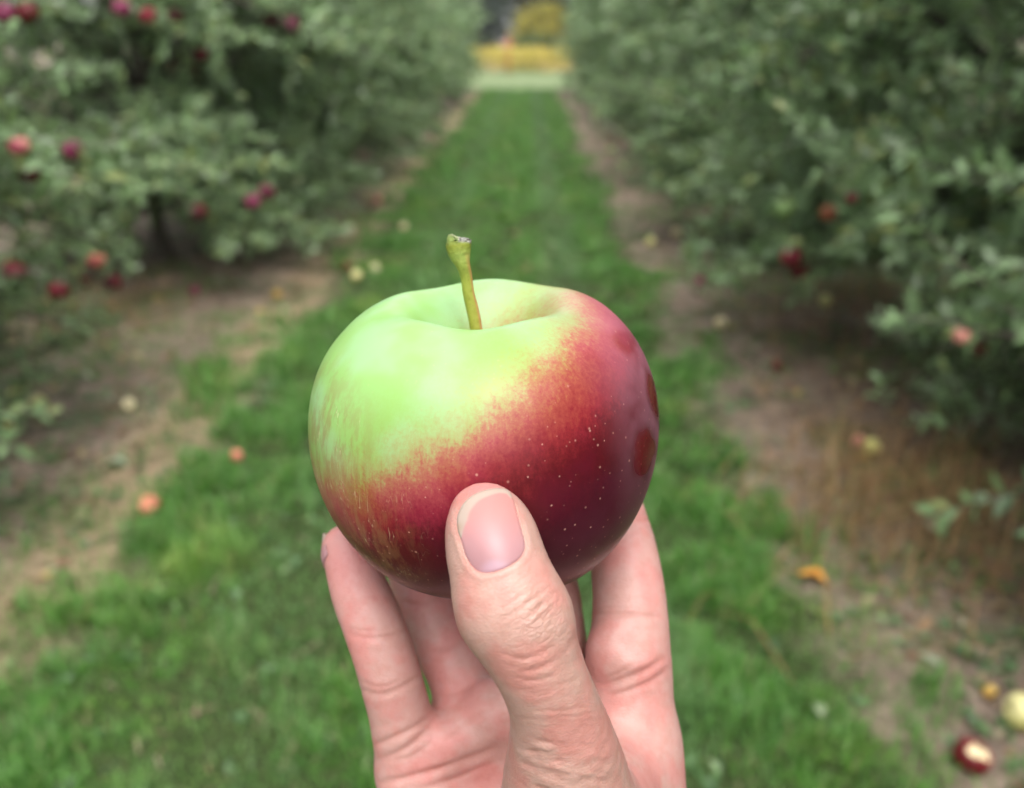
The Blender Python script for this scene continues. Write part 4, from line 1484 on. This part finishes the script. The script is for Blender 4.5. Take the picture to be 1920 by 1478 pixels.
def closed_spline(P, n):
    P = np.vstack([P[-2:], P, P[:3]])
    m = len(P) - 5
    t = np.linspace(0, m, n, endpoint=False)
    i = t.astype(int)
    f = (t - i)[:, None]
    i = i + 1
    a, b_, c, d = P[i], P[i + 1], P[i + 2], P[i + 3]
    return 0.5 * (2 * b_ + (c - a) * f + (2 * a - 5 * b_ + 4 * c - d) * f ** 2 + (3 * b_ - a - 3 * c + d) * f ** 3)


NAILC = closed_spline(NAIL, 160)


def in_poly(x, y, P):
    r = np.zeros(len(x), bool)
    j = len(P) - 1
    for i in range(len(P)):
        c = ((P[i, 1] > y) != (P[j, 1] > y))
        with np.errstate(divide='ignore', invalid='ignore'):
            xx = (P[j, 0] - P[i, 0]) * (y - P[i, 1]) / (P[j, 1] - P[i, 1]) + P[i, 0]
        r ^= c & (x < xx)
        j = i
    return r


kk = np.nonzero((HPX > 830) & (HPX < 1010) & (HPY > 890) & (HPY < 1100) & (HD < 158) & (FACE > 0.2))[0]
dn = np.full(len(HV), 1e9)
q = np.stack([HPX[kk], HPY[kk]], 1)
dn[kk] = np.min(np.linalg.norm(q[:, None, :] - NAILC[None, ::2], axis=2), axis=1)
inside = np.zeros(len(HV), bool)
inside[kk] = in_poly(HPX[kk], HPY[kk], NAILC)
sd = np.where(inside, -dn, dn)
# fit the nail plate: quadratic in pixel space
ki = kk[inside[kk]]
u = (HPX - 920) / 60
v = (HPY - 995) / 80
Bm = lambda u, v: np.stack([np.ones_like(u), u, v, u * u, u * v, v * v], 1)
cf = np.linalg.lstsq(Bm(u[ki], v[ki]), HD[ki], rcond=None)[0]
NAIL_D = lambda x, y: Bm((x - 920) / 60, (y - 995) / 80) @ cf - 0.12
# skin sinks under the plate and folds up around its sides and root
plate = NAIL_D(HPX, HPY)
HV2 = HV.copy()
sink = sst(2.0, -6.0, sd)
fold = np.exp(-((sd - 9) / 6.0) ** 2) * np.clip((HPY - 940) / 60, 0, 1) * (dn < 1e8)
DISP = np.where(sd < 40, DISP * sst(-4, 10, sd), DISP)
DISP += 0.14 * fold
HV2 += HN * DISP[:, None]
tgt = plate + 0.55
dcur = -HV2[:, 2]
newd = np.where(sink > 0, dcur * (1 - sink) + np.maximum(dcur, tgt) * sink, dcur)
HV2 *= (newd / dcur)[:, None]
groove = np.exp(-((sd - 1.0) / 2.6) ** 2) * (dn < 1e8) * np.clip((HPY - 930) / 60, 0, 1)
CREASE = np.maximum(CREASE, groove * 0.9)

HAND_ORG = px3(960, 2100, 208)
hw = ((HV2 - HAND_ORG) * 0.001) @ CR.T
H_ME.vertices.foreach_set('co', hw.astype(np.float32).ravel())
H_ME.update()
H_ME.name = 'hand'
hand = bpy.data.objects.new('hand', H_ME)
COL.objects.link(hand)
hand.location = c2w(HAND_ORG)
H_ME.polygons.foreach_set('use_smooth', np.ones(len(H_ME.polygons), bool))
attr(hand, 'thumb_back', IS_THUMB * sst(-0.4, 0.4, HN[:, 2]))
attr(hand, 'crease', CREASE)
# flushed skin: fingertips, joints, cushions of the palm
FL = np.zeros(len(HV))
for (x, y, d, rx, a) in [(650, 1050, 200, 70, 1.0), (680, 1130, 200, 60, 0.55), (712, 1245, 200, 50, 0.25), (715, 1290, 200, 35, 0.45), (700, 1190, 200, 30, 0.4), (905, 920, 150, 50, 0.9), (845, 1010, 152, 40, 0.35), (845, 1130, 152, 30, 0.2),
                        (800, 1100, 220, 60, 0.35), (870, 1200, 215, 55, 0.5), (900, 1240, 215, 45, 0.35), (830, 1420, 206, 70, 0.35), (760, 1440, 206, 50, 0.3), (1150, 1210, 200, 50, 0.75), (1100, 1230, 205, 50, 0.6),
                        (1170, 1060, 208, 70, 0.4), (1190, 970, 215, 40, 0.35), (880, 1330, 210, 60, 0.3)]:
    c = px3(x, y, d)
    FL += a * np.exp(-((HV - c) ** 2).sum(1) / (rx * d / FPX) ** 2)
attr(hand, 'flush', np.clip(FL, 0, 1.3))
tag(hand, 'right hand raised palm inward, thumb and fingertips gripping the big apple', 'hand')
# coordinates along the thumb for its fine cross lines
tx = unit(thC[12, :3] - thC[28, :3])
wk = np.exp(-(((HPX - 1010) / 62) ** 2 + ((HPY - 1160) / 62) ** 2)) + 0.08 * sst(1260, 1420, HPY)
attr(hand, 'wrinkle', np.clip(wk, 0, 1) * IS_THUMB * FACE)
a = H_ME.attributes.new('along', 'FLOAT_VECTOR', 'POINT')
sx_ = unit(np.cross(tx, [0, 0, 1.0]))
a.data.foreach_set('vector', np.stack([HV @ sx_, HV @ tx, HV[:, 2]], 1).astype(np.float32).ravel())

m = NT('skin')
ob = m.obj()
al = m.n('Attribute', attribute_name='along').outputs['Vector']
mot = m.noise(ob, 90, 5, 0.6)
mot2 = m.noise(ob, 320, 4, 0.6)
c = m.mix(m.at('thumb_back'), (0.50, 0.275, 0.245), (0.455, 0.262, 0.220))
c = m.mix(m.math('MULTIPLY', m.at('flush'), 0.65, clamp=True), c, (0.50, 0.165, 0.165))
c = m.mix(m.sm(mot, 0.42, 0.62), m.mix(1.0, c, (1.0, 1.05, 1.03), 'MULTIPLY'), m.mix(1.0, c, (1.05, 0.86, 0.86), 'MULTIPLY'))
c = m.mix(m.math('MULTIPLY', m.sm(mot2, 0.45, 0.62), 0.6), c, m.mix(1.0, c, (0.93, 0.84, 0.82), 'MULTIPLY'))
c = m.mix(m.math('MULTIPLY', m.at('crease'), 0.42), c, (0.36, 0.14, 0.105))
vo = m.n('TexVoronoi', feature='DISTANCE_TO_EDGE')
m.put(vo.inputs['Vector'], m.mapping(al, (0.55, 1.15, 0.9)))
vo.inputs['Scale'].default_value = 1.5
cells = m.sm(vo.outputs[0], 0.0, 0.22)
lines = m.noise(m.mapping(al, (0.28, 1.5, 0.6)), 1.4, 4, 0.6, 0.4)
hh = m.math('ADD', m.math('MULTIPLY', cells, 0.40), m.math('MULTIPLY', lines, m.math('ADD', 0.35, m.math('MULTIPLY', m.at('thumb_back'), 0.9))))
wv = m.n('TexVoronoi', feature='DISTANCE_TO_EDGE')
dis = m.n('VectorMath', operation='ADD')
m.put(dis.inputs[0], m.mapping(al, (0.42, 1.0, 0.7), (0, 0, 0.30)))
nv = m.n('TexNoise')
m.put(nv.inputs['Vector'], al)
nv.inputs['Scale'].default_value = 0.6
m.put(dis.inputs[1], nv.outputs['Color'])
m.put(wv.inputs['Vector'], dis.outputs[0])
wv.inputs['Scale'].default_value = 0.85
wr = m.math('MULTIPLY', m.sm(wv.outputs[0], 0.0, 0.16), m.at('wrinkle'))
hh = m.math('ADD', hh, m.math('MULTIPLY', wr, 1.5))
c = m.mix(m.math('MULTIPLY', m.math('MULTIPLY', m.sm(wv.outputs[0], 0.07, 0.0), m.at('wrinkle')), 0.45), c, (0.30, 0.14, 0.10))
m.set(Base_Color=c, Roughness=m.math('ADD', 0.40, m.math('MULTIPLY', mot2, 0.18)), Specular_IOR_Level=0.40, Subsurface_Weight=0.16, Subsurface_Radius=(1.0, 0.36, 0.2), Subsurface_Scale=0.0028,
      Normal=m.bump(hh, 0.36, 0.00018))
H_ME.materials.clear()
H_ME.materials.append(m.m)


def nail_mat(name, free_dir):
    m = NT(name)
    e = m.at('edge')      # 0 in the bed .. 1 at the free rim
    n = m.noise(m.obj(), 260, 4)
    e2 = m.math('ADD', e, m.math('MULTIPLY', m.math('SUBTRACT', n, 0.5), 0.12))
    c = m.ramp(m.at('vv'), [(0.0, (0.34, 0.185, 0.20)), (0.35, (0.37, 0.19, 0.195)), (0.7, (0.42, 0.185, 0.17)), (1.0, (0.43, 0.185, 0.165))])
    c = m.mix(m.sm(m.at('moon'), 0.2, 0.9), c, (0.39, 0.24, 0.28))
    c = m.mix(m.sm(e2, 0.44, 0.62), c, (0.36, 0.28, 0.23))
    c = m.mix(m.math('MULTIPLY', m.at('grime'), 0.55), c, (0.30, 0.19, 0.13))
    return m.set(Base_Color=c, Roughness=0.42, Specular_IOR_Level=0.4, Coat_Weight=0.06, Coat_Roughness=0.25, Subsurface_Weight=0.15, Subsurface_Radius=(1, .4, .3), Subsurface_Scale=0.0015,
                 Normal=m.bump(m.noise(m.mapping(m.obj(), (1, 1, 1)), 120, 2), 0.06, 0.0004))


M_nail = nail_mat('fingernail', None)


def thumb_nail():
    nr, na = 26, 160
    ctr = np.array([922, 998.0])
    V, edge, vv, grime, moon = [], [], [], [], []
    B = closed_spline(NAIL, na)
    for i in range(nr + 1):
        s = i / nr
        q = ctr + (B - ctr) * s
        d = NAIL_D(q[:, 0], q[:, 1])
        rim = np.clip((s - 0.93) / 0.07, 0, 1)
        d = d + 0.16 * rim ** 2
        V.append(np.stack([px3(x, y, dd) for (x, y), dd in zip(q, d)]))
        # distance to the free (upper / upper-left) edge
        fe = np.array([(860, 1004), (857, 985), (858, 966), (868, 945), (885, 929), (908, 919), (934, 915), (952, 919), (960, 928)], float)
        fe = catmull(fe, 60)
        dd2 = np.linalg.norm(q[:, None] - fe[None], axis=2)
        wdt = np.interp(np.argmin(dd2, 1), [0, 12, 25, 45, 59], [7, 22, 20, 10, 6])
        edge.append(np.clip(1 - dd2.min(1) / (2 * wdt) , 0, 1))
        vv.append(np.clip((1075 - q[:, 1]) / 160, 0, 1))
        grime.append(np.exp(-((q[:, 0] - 861) / 7) ** 2 - ((q[:, 1] - 988) / 9) ** 2))
        moon.append(np.clip(1 - np.hypot((q[:, 0] - 930) / 45, (q[:, 1] - 1072) / 34), 0, 1) * 1.4)
    # underside rim for thickness
    q = B
    V.append(np.stack([px3(x, y, dd + 0.75) for (x, y), dd in zip(ctr + (B - ctr) * 0.985, NAIL_D(q[:, 0], q[:, 1]))]))
    for L in (edge, vv, grime, moon):
        L.append(L[-1])
    V = np.vstack(V)
    n = nr + 2
    i, j = np.meshgrid(np.arange(n - 1), np.arange(na), indexing='ij')
    Q = np.stack([i * na + j, (i + 1) * na + j, (i + 1) * na + (j + 1) % na, i * na + (j + 1) % na], -1).reshape(-1, 4)
    o = mesh_from('fingernail', ((V - HAND_ORG) * 0.001) @ CR.T, Q[:, ::-1], M_nail, True, hand)
    for nm, L in (('edge', edge), ('vv', vv), ('grime', grime), ('moon', moon)):
        attr(o, nm, np.concatenate(L))
    tag(o, 'thumbnail, pink with a thin white rim')


thumb_nail()


def finger_nail(C, dorsal, over=2.0, length=10.5, wide=1.05, label=None):
    """nail shell over the back of a fingertip; C chain from tip (x,y,z,r)"""
    tip, nxt = C[0, :3], C[4, :3]
    ax = unit(tip - nxt)
    dr = unit(dorsal - ax * (dorsal @ ax))
    sd_ = np.cross(ax, dr)
    r0 = C[0, 3]
    nu, nv = 17, 19
    V, ed, vv_ = [], [], []
    for i in range(nv):
        w = i / (nv - 1)
        e_ = 0.72 * r0 + over
        s = e_ - length + length * w
        for j in range(nu):
            a = (j / (nu - 1) * 2 - 1)
            rr = r0 * np.interp(s, [-length, 0, e_], [1.10, 1.05, 0.70])
            an = a * wide * (1 - 0.25 * max(0, w - 0.8) * 5 * abs(a) ** 2)
            sx = s - 2.6 * (abs(a) ** 2.2) * (1 if w > 0.5 else -0.5) * abs(w - 0.5) * 2
            V.append(tip + ax * sx + (dr * math.cos(an) + sd_ * math.sin(an) * 0.98) * (rr + 0.15))
            ed.append(np.clip((w - 0.45) / 0.5, 0, 1))
            vv_.append(w)
    V = np.array(V)
    k = len(V)
    V = np.vstack([V, V - np.tile(dr * 0.45, (k, 1))])
    i, j = np.meshgrid(np.arange(nv - 1), np.arange(nu - 1), indexing='ij')
    Q = np.stack([i * nu + j, i * nu + j + 1, (i + 1) * nu + j + 1, (i + 1) * nu + j], -1).reshape(-1, 4)
    bd = [(i * nu, (i + 1) * nu) for i in range(nv - 1)] + [((nv - 1) * nu + j, (nv - 1) * nu + j + 1) for j in range(nu - 1)] + [((i + 1) * nu + nu - 1, i * nu + nu - 1) for i in range(nv - 2, -1, -1)] + [(j + 1, j) for j in range(nu - 2, -1, -1)]
    Q = np.vstack([Q, Q[:, ::-1] + k, [[a, b_, b_ + k, a + k] for a, b_ in bd]])
    o = mesh_from('fingernail', ((V - HAND_ORG) * 0.001) @ CR.T, Q, M_nail, True, hand)
    attr(o, 'edge', np.array(ed * 2))
    attr(o, 'vv', np.array(vv_ * 2))
    attr(o, 'grime', np.zeros(2 * k))
    attr(o, 'moon', np.zeros(2 * k))
    if label:
        tag(o, label)


_in = lambda C: unit(A_C - C[0, :3])
finger_nail(CHAINS['pinky'], np.array([-0.92, 0.22, -0.36]), 1.5, 8.0, 1.1, 'little finger nail with a white tip showing past the fingertip')
for nm in ('ring', 'middle', 'index'):
    finger_nail(CHAINS[nm], -_in(CHAINS[nm]), 0.5, 10.5, 0.95)
